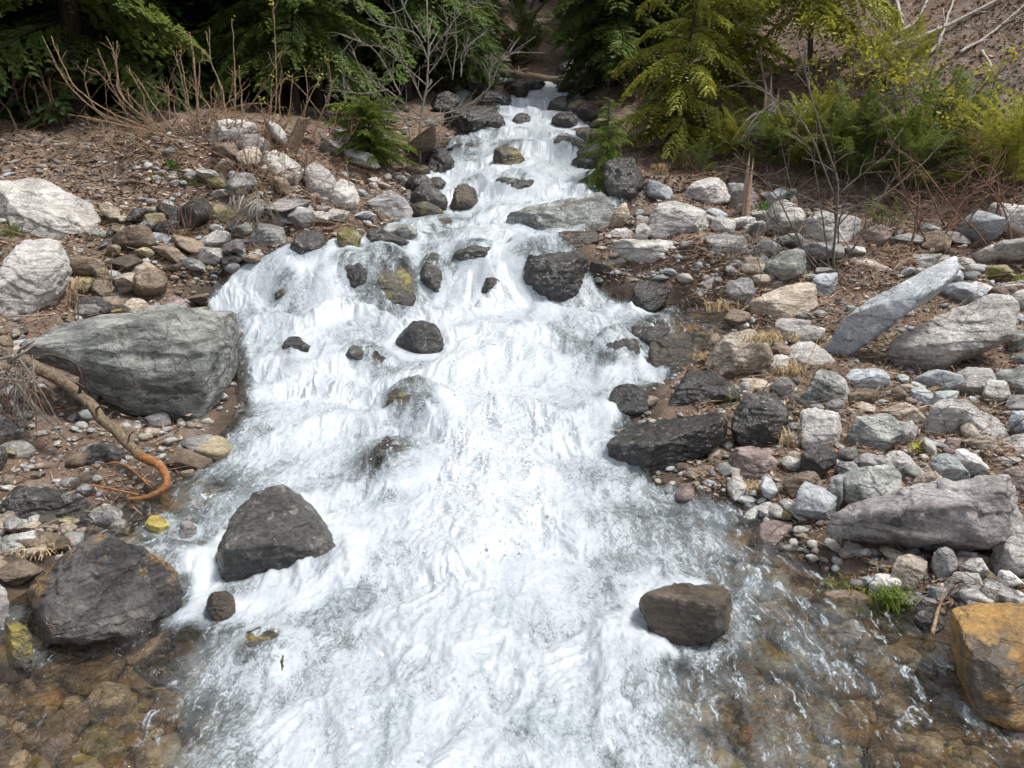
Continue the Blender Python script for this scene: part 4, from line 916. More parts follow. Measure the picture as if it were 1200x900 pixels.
# ------------------------------------------------------------------ plants
def foliage_mat(name, c, hue=.25, trans=.4):
    t = NT(name); tc = t.n('ShaderNodeTexCoord'); oi = t.n('ShaderNodeObjectInfo')
    n = t.noise(tc.outputs['Object'], 1.7, 3, .6); m = t.noise(tc.outputs['Object'], 16, 2, .5)
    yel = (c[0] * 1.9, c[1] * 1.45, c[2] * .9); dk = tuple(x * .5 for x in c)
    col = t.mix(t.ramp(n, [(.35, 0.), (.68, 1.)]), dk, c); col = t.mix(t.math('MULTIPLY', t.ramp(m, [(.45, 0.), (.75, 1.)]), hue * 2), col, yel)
    r = t.math('MULTIPLY_ADD', oi.outputs['Random'], .5); r.node.inputs[2].default_value = .75; col = t.mix(1.0, col, r, 'MULTIPLY')
    p = t.n('ShaderNodeBsdfPrincipled'); t.l(col, p.inputs['Base Color']); p.inputs['Roughness'].default_value = .55; p.inputs['Specular IOR Level'].default_value = .3
    tl = t.n('ShaderNodeBsdfTranslucent'); t.l(t.mix(.5, col, yel), tl.inputs[0])
    mx = t.n('ShaderNodeMixShader'); mx.inputs[0].default_value = trans; t.l(p.outputs[0], mx.inputs[1]); t.l(tl.outputs[0], mx.inputs[2]); t.l(mx.outputs[0], t.out.inputs[0]); return t.m

def bark_mat(name, c1, c2, sc=6, zs=.25):
    t = NT(name); tc = t.n('ShaderNodeTexCoord'); v = t.mapping(tc.outputs['Object'], (sc, sc, sc * zs))
    n = t.noise(v, 3, 6, .65, .5); f = t.noise(tc.outputs['Object'], 45, 4, .7)
    col = t.mix(t.ramp(n, [(.35, 0.), (.65, 1.)]), c1, c2); col = t.mix(1.0, col, t.ramp(f, [(.3, .6), (.7, 1.3)]), 'MULTIPLY')
    p = t.n('ShaderNodeBsdfPrincipled'); t.l(col, p.inputs['Base Color']); p.inputs['Roughness'].default_value = .85; p.inputs['Specular IOR Level'].default_value = .2
    t.l(t.bump(t.math('ADD', n, t.math('MULTIPLY', f, .4)), .7, .03), p.inputs['Normal']); t.l(p.outputs[0], t.out.inputs[0]); return t.m

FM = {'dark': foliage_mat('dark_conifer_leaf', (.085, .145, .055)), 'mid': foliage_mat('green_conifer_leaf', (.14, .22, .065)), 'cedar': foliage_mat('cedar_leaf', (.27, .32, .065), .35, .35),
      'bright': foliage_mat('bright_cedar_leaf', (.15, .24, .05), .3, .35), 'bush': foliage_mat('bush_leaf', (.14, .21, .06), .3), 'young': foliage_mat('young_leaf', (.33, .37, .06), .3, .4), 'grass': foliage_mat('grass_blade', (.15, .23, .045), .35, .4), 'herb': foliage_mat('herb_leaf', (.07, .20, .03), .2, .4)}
BK = {'dark': bark_mat('dark_bark', (.035, .028, .024), (.085, .07, .06)), 'twig': bark_mat('pale_twig_bark', (.17, .15, .125), (.33, .30, .26), 12), 'cane': bark_mat('straw_cane_bark', (.20, .13, .075), (.40, .29, .19), 10, .6), 'red': bark_mat('red_cane_bark', (.13, .065, .045), (.26, .16, .11), 10, .5),
      'white': bark_mat('bleached_wood', (.30, .27, .24), (.52, .48, .43), 9), 'drift': bark_mat('driftwood_bark', (.085, .063, .045), (.24, .185, .125), 11, .4), 'orange': bark_mat('peeled_orange_wood', (.20, .085, .035), (.36, .175, .07), 10, .3), 'stump': bark_mat('splintered_wood', (.22, .14, .085), (.46, .36, .27), 14, .12), 'stem': bark_mat('sapling_bark', (.085, .07, .06), (.20, .175, .15), 10)}
STRAW = leafy('dry_straw', (.46, .35, .20)); 

def frond(rng, nb=16, m=6, leaf=.085, lw=.022, droop=.35, spread=.42, hang=.25):
    """a flat spray one unit long along +x: quads (n,4,3)"""
    t = np.repeat(np.linspace(.08, 1, nb), 2) + rng.uniform(-.02, .02, nb * 2); sd = np.tile([-1., 1.], nb)
    axis = np.stack([t, 0 * t, -droop * t ** 2], 1)
    bl = spread * (1 - .72 * t) * rng.uniform(.7, 1.2, nb * 2)
    ph = np.radians(rng.normal(52, 9, nb * 2)); dr = np.stack([np.cos(ph), sd * np.sin(ph), -hang * rng.uniform(.3, 1.3, nb * 2)], 1)
    s = (np.arange(m) + .5) / m
    pos = axis[:, None] + dr[:, None] * (bl[:, None] * s[None])[:, :, None]; pos[:, :, 2] -= hang * bl[:, None] * s[None] ** 2
    Q = []
    for k in (-1, 1, 0):
        an = R(38) * k; d = np.stack([dr[:, 0] * math.cos(an) - dr[:, 1] * math.sin(an), dr[:, 0] * math.sin(an) + dr[:, 1] * math.cos(an), dr[:, 2] - .15], 1)
        d = np.repeat(d[:, None], m, 1) + rng.normal(0, .16, (len(t), m, 3)); d /= np.linalg.norm(d, axis=2)[:, :, None]
        L = (leaf * (1.1 - .5 * s)[None] * rng.uniform(.7, 1.25, (len(t), m)))[:, :, None]
        up = np.array([0, 0, 1.]) + rng.normal(0, .35, (len(t), m, 3)); n = np.cross(d, up); n /= np.linalg.norm(n, axis=2)[:, :, None] + 1e-9
        hw = n * lw * .5
        Q.append(np.stack([pos, pos + d * L * .45 + hw, pos + d * L, pos + d * L * .45 - hw], 2).reshape(-1, 4, 3))
    return np.concatenate(Q)

def place_fronds(var, items, rng):
    """items: (origin, azimuth, pitch, length)"""
    out = []
    for o, az, pt, ln in items:
        f = var[rng.integers(len(var))] * ln
        c, s = math.cos(pt), math.sin(pt); roll = rng.normal(0, .25); cr_, sr = math.cos(roll), math.sin(roll)
        x, y, z = f[..., 0], f[..., 1] * cr_ - f[..., 2] * sr, f[..., 1] * sr + f[..., 2] * cr_
        x, z = x * c - z * s, x * s + z * c
        ca, sa = math.cos(az), math.sin(az)
        out.append(np.stack([x * ca - y * sa, x * sa + y * ca, z], -1) + np.asarray(o))
    q = np.concatenate(out); return q.reshape(-1, 3), np.arange(len(q) * 4).reshape(-1, 4)

rng = np.random.default_rng(33)
FAR = [frond(rng, 13, 5, .11, .030) for _ in range(5)]
NEAR = [frond(rng, 22, 7, .080, .026, .4, .40, .35) for _ in range(5)]
CEDAR = [frond(rng, 19, 9, .085, .024, .75, .42, .75) for _ in range(5)]
BUSHF = [frond(rng, 15, 5, .075, .017, .2, .30, .15) for _ in range(4)]

def tree(name, H, base, Rr, nb, var, leafmat, label, group=None, trunk=.12, droop=-.25, seed=0, lean=0.0, top=.12):
    rng = np.random.default_rng(seed + 100)
    root = thing(name, (0, 0, 0), label, 'tree' if H > 2 else 'sapling', group)
    n = 14; zz = np.linspace(-.35, H, n); px = lean * zz + .04 * H * .1 * np.sin(zz * .9 + seed); P = np.stack([px, .3 * px, zz], 1)
    tp = [tube(P, trunk * (1 - .9 * np.linspace(0, 1, n)) + .006, 9)]
    it = []
    for k in range(nb):
        h = base + (H - base) * (k / nb) ** 1.05; f = (h - base) / (H - base)
        ln = Rr * ((1 - f) ** .75 * (1 - top) + top) * rng.uniform(.7, 1.2); az = 2.4 * k + rng.uniform(-.5, .5)
        it.append(((lean * h, 0, h), az, droop + rng.uniform(-.18, .22) + .5 * f, ln))
        d = np.array([math.cos(az), math.sin(az), .0]); pt = it[-1][2]; L = np.linspace(0, .9, 5)[:, None] * ln
        pl = np.array([lean * h, 0, h]) + d * L * math.cos(pt) + np.array([0, 0, 1.]) * (L * math.sin(pt) - .33 * L ** 2 / ln)
        tp.append(tube(pl, np.linspace(.012, .003, 5) * (.5 + ln * .5), 4, False))
    V, Fs = join(tp); mesh_np('trunk', V, Fs, BK['dark'], root, True)
    V, Fq = place_fronds(var, it, rng); mesh_np('crown', V, Fq, leafmat, root, False)
    return root

def copy_tree(o, parent=None):
    c = o.copy(); COL.objects.link(c)
    if parent: c.parent = parent
    for ch in o.children: copy_tree(ch, c)
    return c
def put(o, x, y, sc=1.0, rz=0.0, dz=0.0):
    o.location = (x, y, float(gnd(x, y)[0]) + dz); o.scale = (sc, sc, sc); o.rotation_euler = (0, 0, rz); return o

FG = 'dark conifers of the forest behind the stream'
FL = 'dark green conifer in the shaded forest behind the stream'
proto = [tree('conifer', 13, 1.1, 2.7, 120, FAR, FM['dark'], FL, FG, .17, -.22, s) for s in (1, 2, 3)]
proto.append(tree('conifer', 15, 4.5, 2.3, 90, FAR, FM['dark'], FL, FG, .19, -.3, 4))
spots = [(-10.4, 13.6, 0), (-8.3, 14.6, 1), (-6.4, 14.9, 2), (-5.1, 17.2, 1), (-3.95, 16.2, 3), (-3.45, 17.4, 3), (-12.6, 16, 2), (-9.6, 18, 0), (-7.4, 19.5, 1), (-2.2, 20.5, 2), (-4.3, 21.5, 0), (-11.5, 21.5, 1), (-13.5, 13, 1), (-15, 18.5, 0), (-8.8, 23.5, 2), (-6.2, 25, 0),
         (-2.9, 25.5, 1), (-13.5, 26, 2), (-10.5, 29, 0), (-4.8, 30, 2), (-7.8, 31, 1), (-17, 24, 1), (-1.8, 31, 3), (3.9, 27.5, 1), (4.6, 23.5, 0), (6.6, 27, 2), (5.4, 32, 1), (-15.5, 31, 0), (4.2, 37, 0), (-3.6, 38, 2), (8.5, 33, 0), (-6, 37, 1), (-11, 38, 2), (10.5, 28, 1), (6, 40, 2), (1.25, 33, 3), (-3.2, 34, 1), (.2, 52, 2), (2.9, 56, 0)]
rng = np.random.default_rng(8); first = set()
for x, y, k in spots:
    o = proto[k] if k not in first else copy_tree(proto[k]); first.add(k)
    put(o, x, y, rng.uniform(.85, 1.12), rng.uniform(0, 6.28), -.1)
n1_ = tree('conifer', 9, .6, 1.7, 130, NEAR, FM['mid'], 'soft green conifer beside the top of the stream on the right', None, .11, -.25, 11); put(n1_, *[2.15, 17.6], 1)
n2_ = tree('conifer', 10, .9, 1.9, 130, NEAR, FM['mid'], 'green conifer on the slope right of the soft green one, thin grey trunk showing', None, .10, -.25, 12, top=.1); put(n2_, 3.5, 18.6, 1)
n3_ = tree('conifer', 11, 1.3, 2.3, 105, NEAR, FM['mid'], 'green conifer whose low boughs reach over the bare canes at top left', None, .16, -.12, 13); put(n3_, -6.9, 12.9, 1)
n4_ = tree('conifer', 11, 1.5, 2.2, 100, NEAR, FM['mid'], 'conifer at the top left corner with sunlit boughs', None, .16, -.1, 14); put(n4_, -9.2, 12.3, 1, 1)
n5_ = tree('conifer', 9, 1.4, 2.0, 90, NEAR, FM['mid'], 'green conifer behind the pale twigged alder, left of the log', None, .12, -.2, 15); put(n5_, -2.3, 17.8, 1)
c1_ = tree('cedar', 4.6, .5, 1.05, 40, CEDAR, FM['cedar'], 'yellow green cedar sapling drooping over the right bank beside the rapid', None, .035, .05, 21, .12, .6); put(c1_, 2.75, 13.6, 1)
c2_ = tree('cedar', 5.2, 1.25, 1.2, 60, CEDAR, FM['cedar'], 'bigger yellow green cedar with hanging sprays above the splintered stump', None, .045, .05, 22, -.02, .55); p = at(945, 130, 14.0); put(c2_, p[0], 14.0, 1)
c3_ = tree('cedar', 1.35, .08, .46, 60, CEDAR, FM['bright'], 'small bright green cedar at the water edge over the shadowed boulder', None, .016, .1, 23); p = at(712, 190, 12.4); put(c3_, p[0], 12.4, 1)
c4_ = tree('cedar', 0.9, .05, .52, 60, CEDAR, FM['bright'], 'rounded bright green cedar bush left of the pale twigged alder', None, .02, .35, 24, 0.0, .75); p = at(433, 170, 12.6); put(c4_, p[0], 12.6, .95)
c5_ = tree('cedar', 3.2, .3, .95, 75, CEDAR, FM['cedar'], 'olive cedar between the sapling by the rapid and the bigger cedar', None, .035, .1, 25); p = at(850, 120, 15.2); put(c5_, p[0], 15.2, 1)

def bush(label, u, v, y, H, Rr, n, mat, var, seed, name='bush'):
    rng = np.random.default_rng(seed); p = at(u, v, y); root = thing(name, (0, 0, 0), label, 'bush')
    it, tp = [], []
    for k in range(n):
        az = rng.uniform(0, 6.28); pt = R(rng.uniform(15, 80)); r0 = Rr * .6 * math.sqrt(rng.random()); a0 = rng.uniform(0, 6.28); h0 = rng.uniform(0, .65) * H
        o = np.array([r0 * math.cos(a0), r0 * math.sin(a0), h0]); ln = rng.uniform(.35, .6) * H
        it.append((o, az, pt, ln))
        if k % 3 == 0: tp.append(tube([np.array([o[0] * .3, o[1] * .3, -.1]), o * .7, o + .6 * ln * np.array([math.cos(az) * math.cos(pt), math.sin(az) * math.cos(pt), math.sin(pt)])], [.009, .006, .003], 4, False))
    V, Fs = join(tp); mesh_np('stem', V, Fs, BK['stem'], root, True)
    V, Fq = place_fronds(var, it, rng); mesh_np('foliage', V, Fq, mat, root, False)
    put(root, p[0], y, 1); return root
bush('dense dark green bush behind the thin bare sapling, right of the splintered stump', 985, 225, 11.9, 1.25, .75, 110, FM['bush'], BUSHF, 1)
bush('dark green bush right of the densest one, among dead canes', 1065, 235, 11.4, 1.15, .6, 80, FM['bush'], BUSHF, 2)
bush('low dark green bush on the litter right of the whitish boulders', 905, 190, 12.6, .9, .5, 60, FM['bush'], BUSHF, 3)
bush('small dark bush left of the broken post stump', 815, 200, 12.9, .6, .4, 36, FM['bush'], BUSHF, 4)
bush('low dull green bush under the dead canes at right', 1035, 285, 10.2, .4, .34, 34, FM['bush'], BUSHF, 5)
bush('olive leafed bush at the right frame edge above the dead canes', 1175, 190, 11.0, 1.3, .6, 60, FM['cedar'], BUSHF, 6)

bush('olive green bush at the foot of the bigger cedar', 945, 185, 12.4, 1.1, .6, 70, FM['cedar'], BUSHF, 7)
bush('mid green bush between the densest bush and the leafing shrub', 1110, 175, 12.0, 1.0, .6, 70, FM['bush'], BUSHF, 8)
bush('dull green bush right of the small bright cedar on the bank top', 790, 150, 14.2, 1.1, .6, 60, FM['bush'], BUSHF, 10)
bush('olive bush left of the splintered stump', 855, 165, 13.3, .9, .5, 50, FM['cedar'], BUSHF, 11)
bush('small green bush on the far slope above the fallen log', 610, 70, 24, 1.6, .9, 60, FM['mid'], BUSHF, 12)
bush('dark green bush at the head of the stream right of the log', 690, 84, 22, 1.7, .9, 60, FM['mid'], BUSHF, 13)
bush('green undergrowth bush behind the alder and the side cascade', 520, 100, 18.6, 1.5, .9, 60, FM['mid'], BUSHF, 14)
n6_ = copy_tree(n5_); put(n6_, -1.2, 24.5, .9, 2.0); n6_['label'] = 'green conifer on the far left side of the stream head, above the log'
n7_ = copy_tree(n1_); put(n7_, 2.7, 22.5, .9, 1.0); n7_['label'] = 'green conifer right of the log at the stream head'
n8_ = copy_tree(n5_); put(n8_, -3.9, 14.6, .8, 4.0); n8_['label'] = 'green conifer behind the canes with buds, beside the dark trunks'

bush('light green bush on the brown slope below the bleached branches', 1045, 130, 13.2, 1.0, .6, 55, FM['cedar'], BUSHF, 16)

# woody shrubs traced as canes: each shrub is a thing, each cane a part
def px_path(s, y, dy, rng):
    P = np.array([float(a) for a in s.split()]).reshape(-1, 2); n = len(P)
    yy = y + dy * np.linspace(0, 1, n) ** 1.2
    return np.array([at(a, b, c) for (a, b), c in zip(P, yy)])
def sides(P, rad, rng, k, L0, up=.25):
    out = []
    for _ in range(k):
        i = rng.integers(1, len(P) - 1); d = P[i] - P[i - 1]; d = d / (np.linalg.norm(d) + 1e-9) + rng.normal(0, .62, 3) + np.array([0, 0, up]); d /= np.linalg.norm(d)
        L = L0 * rng.uniform(.4, 1.2); a = P[i]; b = a + d * L * .5 + rng.normal(0, .05 * L, 3); c = b + d * L * .5 + rng.normal(0, .14 * L, 3) + np.array([0, 0, up * .3 * L])
        out.append((smooth_path([a, b, c], 6), np.linspace(rad * .5, rad * .2, 6)))
        if rng.random() < .6:
            e = b + (d + rng.normal(0, .7, 3)) * L * .4; out.append((smooth_path([b, (b + e) / 2 + rng.normal(0, .03 * L, 3), e], 5), np.linspace(rad * .35, rad * .16, 5)))
    return out
def leaves_at(pts, rng, size, n, spread):
    Q = []
    for p in pts:
        for _ in range(n):
            c = p + rng.normal(0, spread, 3); d = rng.normal(size=3); d[2] = abs(d[2]) * .6; d /= np.linalg.norm(d); e = np.cross(d, rng.normal(size=3)); e /= np.linalg.norm(e); L = size * rng.uniform(.6, 1.3)
            Q.append([c, c + d * L * .5 + e * L * .28, c + d * L, c + d * L * .5 - e * L * .28])
    Q = np.array(Q); return Q.reshape(-1, 3), np.arange(len(Q) * 4).reshape(-1, 4)
def shrub(name, label, y, canes, bark, rad, rng, tw=4, L0=.25, knots=True, leaf=None, leafsize=.05, cat='shrub', dy=0.0, group=None, nleaf=7, lspread=.03, allleaf=False):
    def first(c): return [float(a) for a in (c[0] if isinstance(c, tuple) else c).split()[:2]]
    u0, v0 = first(canes[0]); y0 = hit(u0, min(v0, 360))[1][1]; y0 = min(max(y0, y - 2.2), y + 2.2); P0 = at(u0, v0, y0)
    root = thing(name, P0, label, cat, group); o = np.array(P0); tips = []
    for c in canes:
        s, rr = c if isinstance(c, tuple) else (c, 1.0)
        ua, va_ = first(c); yc = min(max(hit(ua, va_)[1][1], y0 - .9), y0 + .9) if abs(va_ - v0) < 45 else y0 + rng.uniform(-.3, .3)
        P = smooth_path(px_path(s, yc, dy * rng.uniform(-1, 1), rng), 18)
        P = P + np.stack([perlin(P * 7 + 3), perlin(P * 7 + 11), perlin(P * 7 + 23)], 1) * .012
        f = np.linspace(0, 1, 18); rd = rad * rr * (1 - .62 * f)
        if knots: rd = rd * (1 + .35 * (rng.random(18) > .82))
        parts = [tube(P, rd, 6)] + [tube(a, b, 4, False) for a, b in sides(P, rad * rr, rng, tw, L0)]
        V, Fs = join(parts); mesh_np('stem', V - o, Fs, BK[bark], root, True)
        tips.append(P[-1]); tips += [P[i] for i in (11, 14)] if allleaf else []
        if allleaf: tips += [a[-1] for a, b in sides(P, rad, np.random.default_rng(3), tw, L0)]
    if leaf:
        V, Fq = leaves_at(tips, rng, leafsize, nleaf, lspread); mesh_np('leaves', V - o, Fq, FM[leaf], root)
    return root
rng = np.random.default_rng(77)
shrub('bare_shrub', 'bare straw coloured canes at the far left against the dark forest', 10.6, ['40 148 28 110 35 80', '30 140 15 95 17 68', '60 145 50 97 30 60', '70 150 53 100 37 55', '52 150 44 120 40 100', '30 150 60 130 80 128', '20 155 10 130 -5 115', '75 150 62 118 58 92'], 'cane', .011, rng, 3, .2)
shrub('bare_shrub', 'bare canes sweeping up to the left from the pale stone, straw coloured', 10.5, ['205 160 143 143 100 120 72 87 50 42', '200 160 133 133 93 107 77 83 60 43', '190 158 120 135 100 97 103 68', '195 158 143 120 120 90 103 78', '190 160 150 133 133 103 115 57', '195 160 143 113 137 80 133 60 125 43', '190 160 147 117 138 87 137 48', '205 160 177 140 167 110 150 80', '208 160 180 123 162 92', '200 160 198 120 197 100', '185 160 155 125 150 103', '210 162 150 148 115 140 80 134', '175 160 130 150 90 150'], 'cane', .011, rng, 3, .22)
shrub('bare_shrub', 'bare upright canes in the middle of the left forest edge, one cane thick', 10.6, ['225 158 213 93 203 60', '228 158 217 97 210 63', ('235 158 228 83 223 38', 1.7), '228 158 233 93 235 73 245 72', '240 158 247 127 247 103', '268 160 260 103 247 72 245 33', '277 160 275 83 272 22', '284 160 283 117 280 77', '262 160 245 125 233 110', '255 160 251 130 255 110', '220 160 205 130 207 112'], 'cane', .011, rng, 3, .2, leaf='young', leafsize=.045, nleaf=2)
shrub('bare_shrub', 'canes with yellow green buds beside the leaning cut stump', 10.7, ['313 172 323 123 323 67 320 0', '322 172 337 140 343 93', '350 172 360 113 357 80', '360 174 380 127 388 100 382 67', '352 174 383 163 397 127', '312 172 317 127 318 93', '330 172 328 110 337 87', '318 172 310 140 305 118', '340 172 365 110 375 92'], 'cane', .010, rng, 4, .2, leaf='young', leafsize=.06, nleaf=5)
shrub('bare_shrub', 'thin reddish canes fanning out low in front of the pale mound', 9.6, ['297 222 283 197 233 170 187 157 80 133', '294 222 265 187 207 160', '296 222 287 180 277 147', '299 222 310 167 317 130', '293 222 213 207 160 200', '300 220 333 200 360 197', '290 224 262 214 236 228', '298 226 275 240 282 262', '303 222 320 212 345 232', '295 224 300 190 302 160', '290 222 240 190 200 185'], 'red', .009, rng, 6, .3)
shrub('bare_shrub', 'short red stalks standing on the leaf litter below the fanning canes', 9.2, ['208 284 210 240 203 215', '220 292 213 250 205 225', '215 288 222 262 226 240', '200 284 196 262 190 244', '212 286 232 268 246 262', '206 286 200 255 198 232'], 'red', .008, rng, 5, .2)
shrub('bare_shrub', 'thin tan stalk leaning over the stones by the left bank', 8.6, ['131 352 130 320 132 296', '128 352 122 330 124 312'], 'cane', .007, rng, 2, .12)
shrub('bare_alder', 'pale twigged leafless alder leaning over the left side of the upper stream', 12.3, [('492 190 493 140 500 100 502 60 500 0', 2.2), '500 100 477 80 453 57 420 53', '501 70 487 40 450 30 430 22', '502 66 533 23 560 0', '493 137 460 110 427 87 413 60', '493 140 540 127 573 103 587 73 627 43', '530 93 535 50 532 7', '540 90 543 60 567 40', '460 120 477 147 480 173 466 207', '573 100 577 77 600 57', '496 120 470 60 462 10', '500 90 520 60 524 20', '493 150 520 140 560 132 590 140', '492 170 515 160 505 200 470 212', '470 112 440 60 400 40', '500 50 480 20 470 0', '455 105 420 110 400 98', '493 140 448 130 410 128'], 'twig', .012, rng, 8, .5)
shrub('bare_shrub', 'grey leafless shrub right of the canes with buds, below the tree trunks', 12.2, ['415 190 405 120 400 60', '420 190 430 130 435 80', '412 190 390 150 380 110', '425 190 445 150 460 120', '400 178 420 172 437 160 445 120'], 'twig', .009, rng, 6, .4)
shrub('bare_sapling', 'thin bare dark sapling standing among the rocks of the right bank', 10.2, [('978 322 977 297 982 220 973 187 960 147 947 100 933 43', 1.6), '972 322 970 297 960 233 953 187 943 160', '965 322 943 297 910 230 860 180', '982 290 987 250 1033 230 1080 193 1110 160 1147 103', '985 225 1010 205 1040 180 1050 160', '975 322 1000 290 1015 260 1008 240', '968 320 930 280 900 250 885 215', '980 250 930 225 900 215', '978 230 945 150 905 115 880 100'], 'stem', .011, rng, 8, .5)
shrub('leafing_shrub', 'shrub with yellow green young leaves on the brown slope at upper right', 11.8, ['1080 200 1060 150 1040 100 1030 60', '1085 200 1075 150 1085 100 1100 60', '1070 200 1030 160 1010 120', '1090 200 1110 150 1120 110', '1080 200 1050 170 1020 150', '1092 198 1130 160 1150 120', '1075 200 1062 130 1058 80', '1095 200 1150 180 1180 150'], 'stem', .010, rng, 9, .42, leaf='young', leafsize=.075, nleaf=9, lspread=.06, allleaf=True)
shrub('leafing_shrub', 'smaller shrub with yellow green leaves at the top right frame edge', 11.2, ['1160 205 1150 150 1165 100 1180 60', '1170 205 1180 150 1195 110', '1165 205 1140 170 1125 140', '1175 205 1200 180 1225 150'], 'stem', .010, rng, 9, .42, leaf='young', leafsize=.075, nleaf=8, lspread=.06, allleaf=True)
shrub('leafing_shrub', 'straggly shrub with a few yellow leaves above the bigger cedar', 13.4, ['1000 140 985 90 960 40 950 0', '1005 140 1000 80 1010 20', '1010 140 1030 90 1020 40', '990 140 960 100 940 70'], 'stem', .010, rng, 8, .4, leaf='young', leafsize=.07, nleaf=7, lspread=.06, allleaf=True)
dead = []
for k in range(16):
    a = rng.uniform(1060, 1210); b = rng.uniform(250, 300); e = a + rng.uniform(-80, 80); dead.append(f'{a} {b} {(a + e) / 2 + rng.uniform(-25, 25)} {b - rng.uniform(25, 80)} {e} {b - rng.uniform(0, 110)}')
shrub('dead_brush', 'tangle of dead brown canes at the right frame edge below the bushes', 10.0, dead, 'red', .012, rng, 7, .4)
dead = []
for k in range(12):
    a = rng.uniform(830, 960); b = rng.uniform(270, 330); e = a + rng.uniform(-70, 70); dead.append(f'{a} {b} {(a + e) / 2 + rng.uniform(-20, 20)} {b - rng.uniform(5, 40)} {e} {b - rng.uniform(-25, 40)}')
shrub('dead_brush', 'loose grey dead branches lying over the stones uphill of the smooth tan boulder', 9.9, dead, 'twig', .008, rng, 4, .25)
dead = []
for k in range(14):
    a = rng.uniform(720, 860); b = rng.uniform(170, 235); e = a + rng.uniform(-70, 70); dead.append(f'{a} {b} {(a + e) / 2 + rng.uniform(-20, 20)} {b - rng.uniform(10, 50)} {e} {b - rng.uniform(-15, 60)}')
shrub('dead_brush', 'brown dead brush above the shadowed boulder on the right bank', 12.7, dead, 'red', .009, rng, 6, .35)

def brush(label, n, box, ylift, bark, rad, tw, L0, y):
    dead = []
    for k in range(n):
        a = rng.uniform(box[0], box[1]); b = rng.uniform(box[2], box[3]); e = a + rng.uniform(-90, 90); dead.append(f'{a} {b} {(a + e) / 2 + rng.uniform(-20, 20)} {b - rng.uniform(5, ylift * .7)} {e} {b - rng.uniform(-15, ylift)}')
    shrub('dead_brush', label, y, dead, bark, rad, rng, tw, L0)
brush('reddish dead brush piled at the far left edge below the conifers', 16, (-20, 90, 130, 185), 70, 'red', .009, 8, .4, 11)
brush('low tangle of tan dead canes lying on the left shelf under the sweeping canes', 16, (110, 260, 160, 190), 40, 'cane', .008, 7, .35, 10.6)
brush('dense tan twigs hanging over the rocks of the left bank below the pale mound', 18, (260, 420, 215, 270), 55, 'cane', .007, 8, .32, 10.2)
brush('tan dead stems rising behind the sweeping canes at the dark forest edge', 18, (90, 330, 130, 165), 80, 'cane', .008, 7, .35, 11.3)
brush('dead twigs across the pale mound, right of the fanning canes', 14, (290, 400, 175, 225), 45, 'red', .007, 7, .3, 10.4)
brush('tan dead brush on the far slope right above the log', 16, (590, 720, 40, 84), 50, 'cane', .012, 8, .6, 23)
brush('grey dead branches on the upper right slope between the yellow leafed shrubs', 16, (1040, 1190, 90, 150), 50, 'twig', .010, 6, .5, 12.6)
brush('brown dead sticks under the bright cedar on the right bank', 14, (740, 850, 120, 170), 50, 'red', .010, 6, .5, 15)

# ------------------------------------------------------------------ wood lying about
def wood(name, label, pts, rad, bark, rng, tw=2, cat='branch', grp=None, off=.03, taper=.6, sidesn=8, L0=.4, ys=None):
    P = []
    for k, (u, v) in enumerate(pts):
        p = at(u, v, ys[k]) if ys else hit(u, v)[1] + np.array([0, 0, off]); P.append(p)
    o = np.array(P[0]); Q = smooth_path(P, 24); n = rng.normal(size=3)
    Q = Q + np.stack([perlin(Q * 5 + 3), perlin(Q * 5 + 11), .4 * perlin(Q * 5 + 23)], 1) * rad * .6
    V, Fs = join([tube(Q, rad * (1 - taper * np.linspace(0, 1, 24)) * (1 + .08 * perlin(Q * 9)), sidesn)])
    ob = mesh_np(name, V - o, Fs, BK[bark], smooth=True); ob.location = o; tag(ob, label, cat, grp)
    for a, b in sides(Q, rad, rng, tw, L0):
        V, Fs = tube(a, b, 5); mesh_np('twig', V - o, Fs, BK[bark], ob, True)
    return ob
wood('fallen_log', 'pale log fallen across the head of the stream', [(583, 85), (620, 90), (650, 94), (682, 97)], .11, 'drift', rng, 1, 'log', ys=[20.2, 20.4, 20.6, 20.8], taper=.2, sidesn=12)
G5 = None
wood('fallen_branch', 'long bleached branch lying up the brown slope to the top right corner', [(1022, 64), (1062, 56), (1112, 36), (1182, 0), (1230, -20)], .045, 'white', rng, 4, off=.10)
wood('fallen_branch', 'thick bleached branch running down from the top edge to the long one', [(1048, -30), (1050, 8), (1058, 38)], .05, 'white', rng, 2, off=.12)
wood('fallen_branch', 'curved bleached branch crossing the top of the long one', [(1048, 50), (1068, 38), (1082, 18), (1094, -14)], .038, 'white', rng, 3, off=.14)
wood('fallen_branch', 'bleached branch below the long one pointing up to the right', [(1076, 76), (1100, 56), (1110, 24), (1124, -12)], .034, 'white', rng, 3, off=.08)
wood('fallen_branch', 'thin grey branch parallel to the long one, nearest the right edge', [(1124, 66), (1160, 44), (1202, 8)], .032, 'white', rng, 3, off=.06)
wood('fallen_branch', 'short curled grey branch under the thin grey one', [(1150, 66), (1160, 84), (1154, 106)], .025, 'white', rng, 2, off=.08)
wood('fallen_branch', 'leaning short bleached branch left of the yellow leafed shrub', [(1036, 96), (1044, 108), (1052, 122)], .024, 'white', rng, 1, off=.08)
wood('fallen_branch', 'thin pale branch lying over the dark brush beside the small dark bush', [(745, 182), (775, 178), (810, 176)], .018, 'twig', rng, 2, off=.14)
wood('rotten_stick', 'thick rotten stick on the litter under the broad pale slab', [(1072, 473), (1098, 458), (1134, 440)], .03, 'drift', rng, 0, 'stick', off=.03, taper=.3)
wood('rotten_stick', 'short split stick beside the thick rotten one', [(1060, 462), (1072, 452), (1084, 442)], .018, 'stump', rng, 0, 'stick', off=.03, taper=.2)
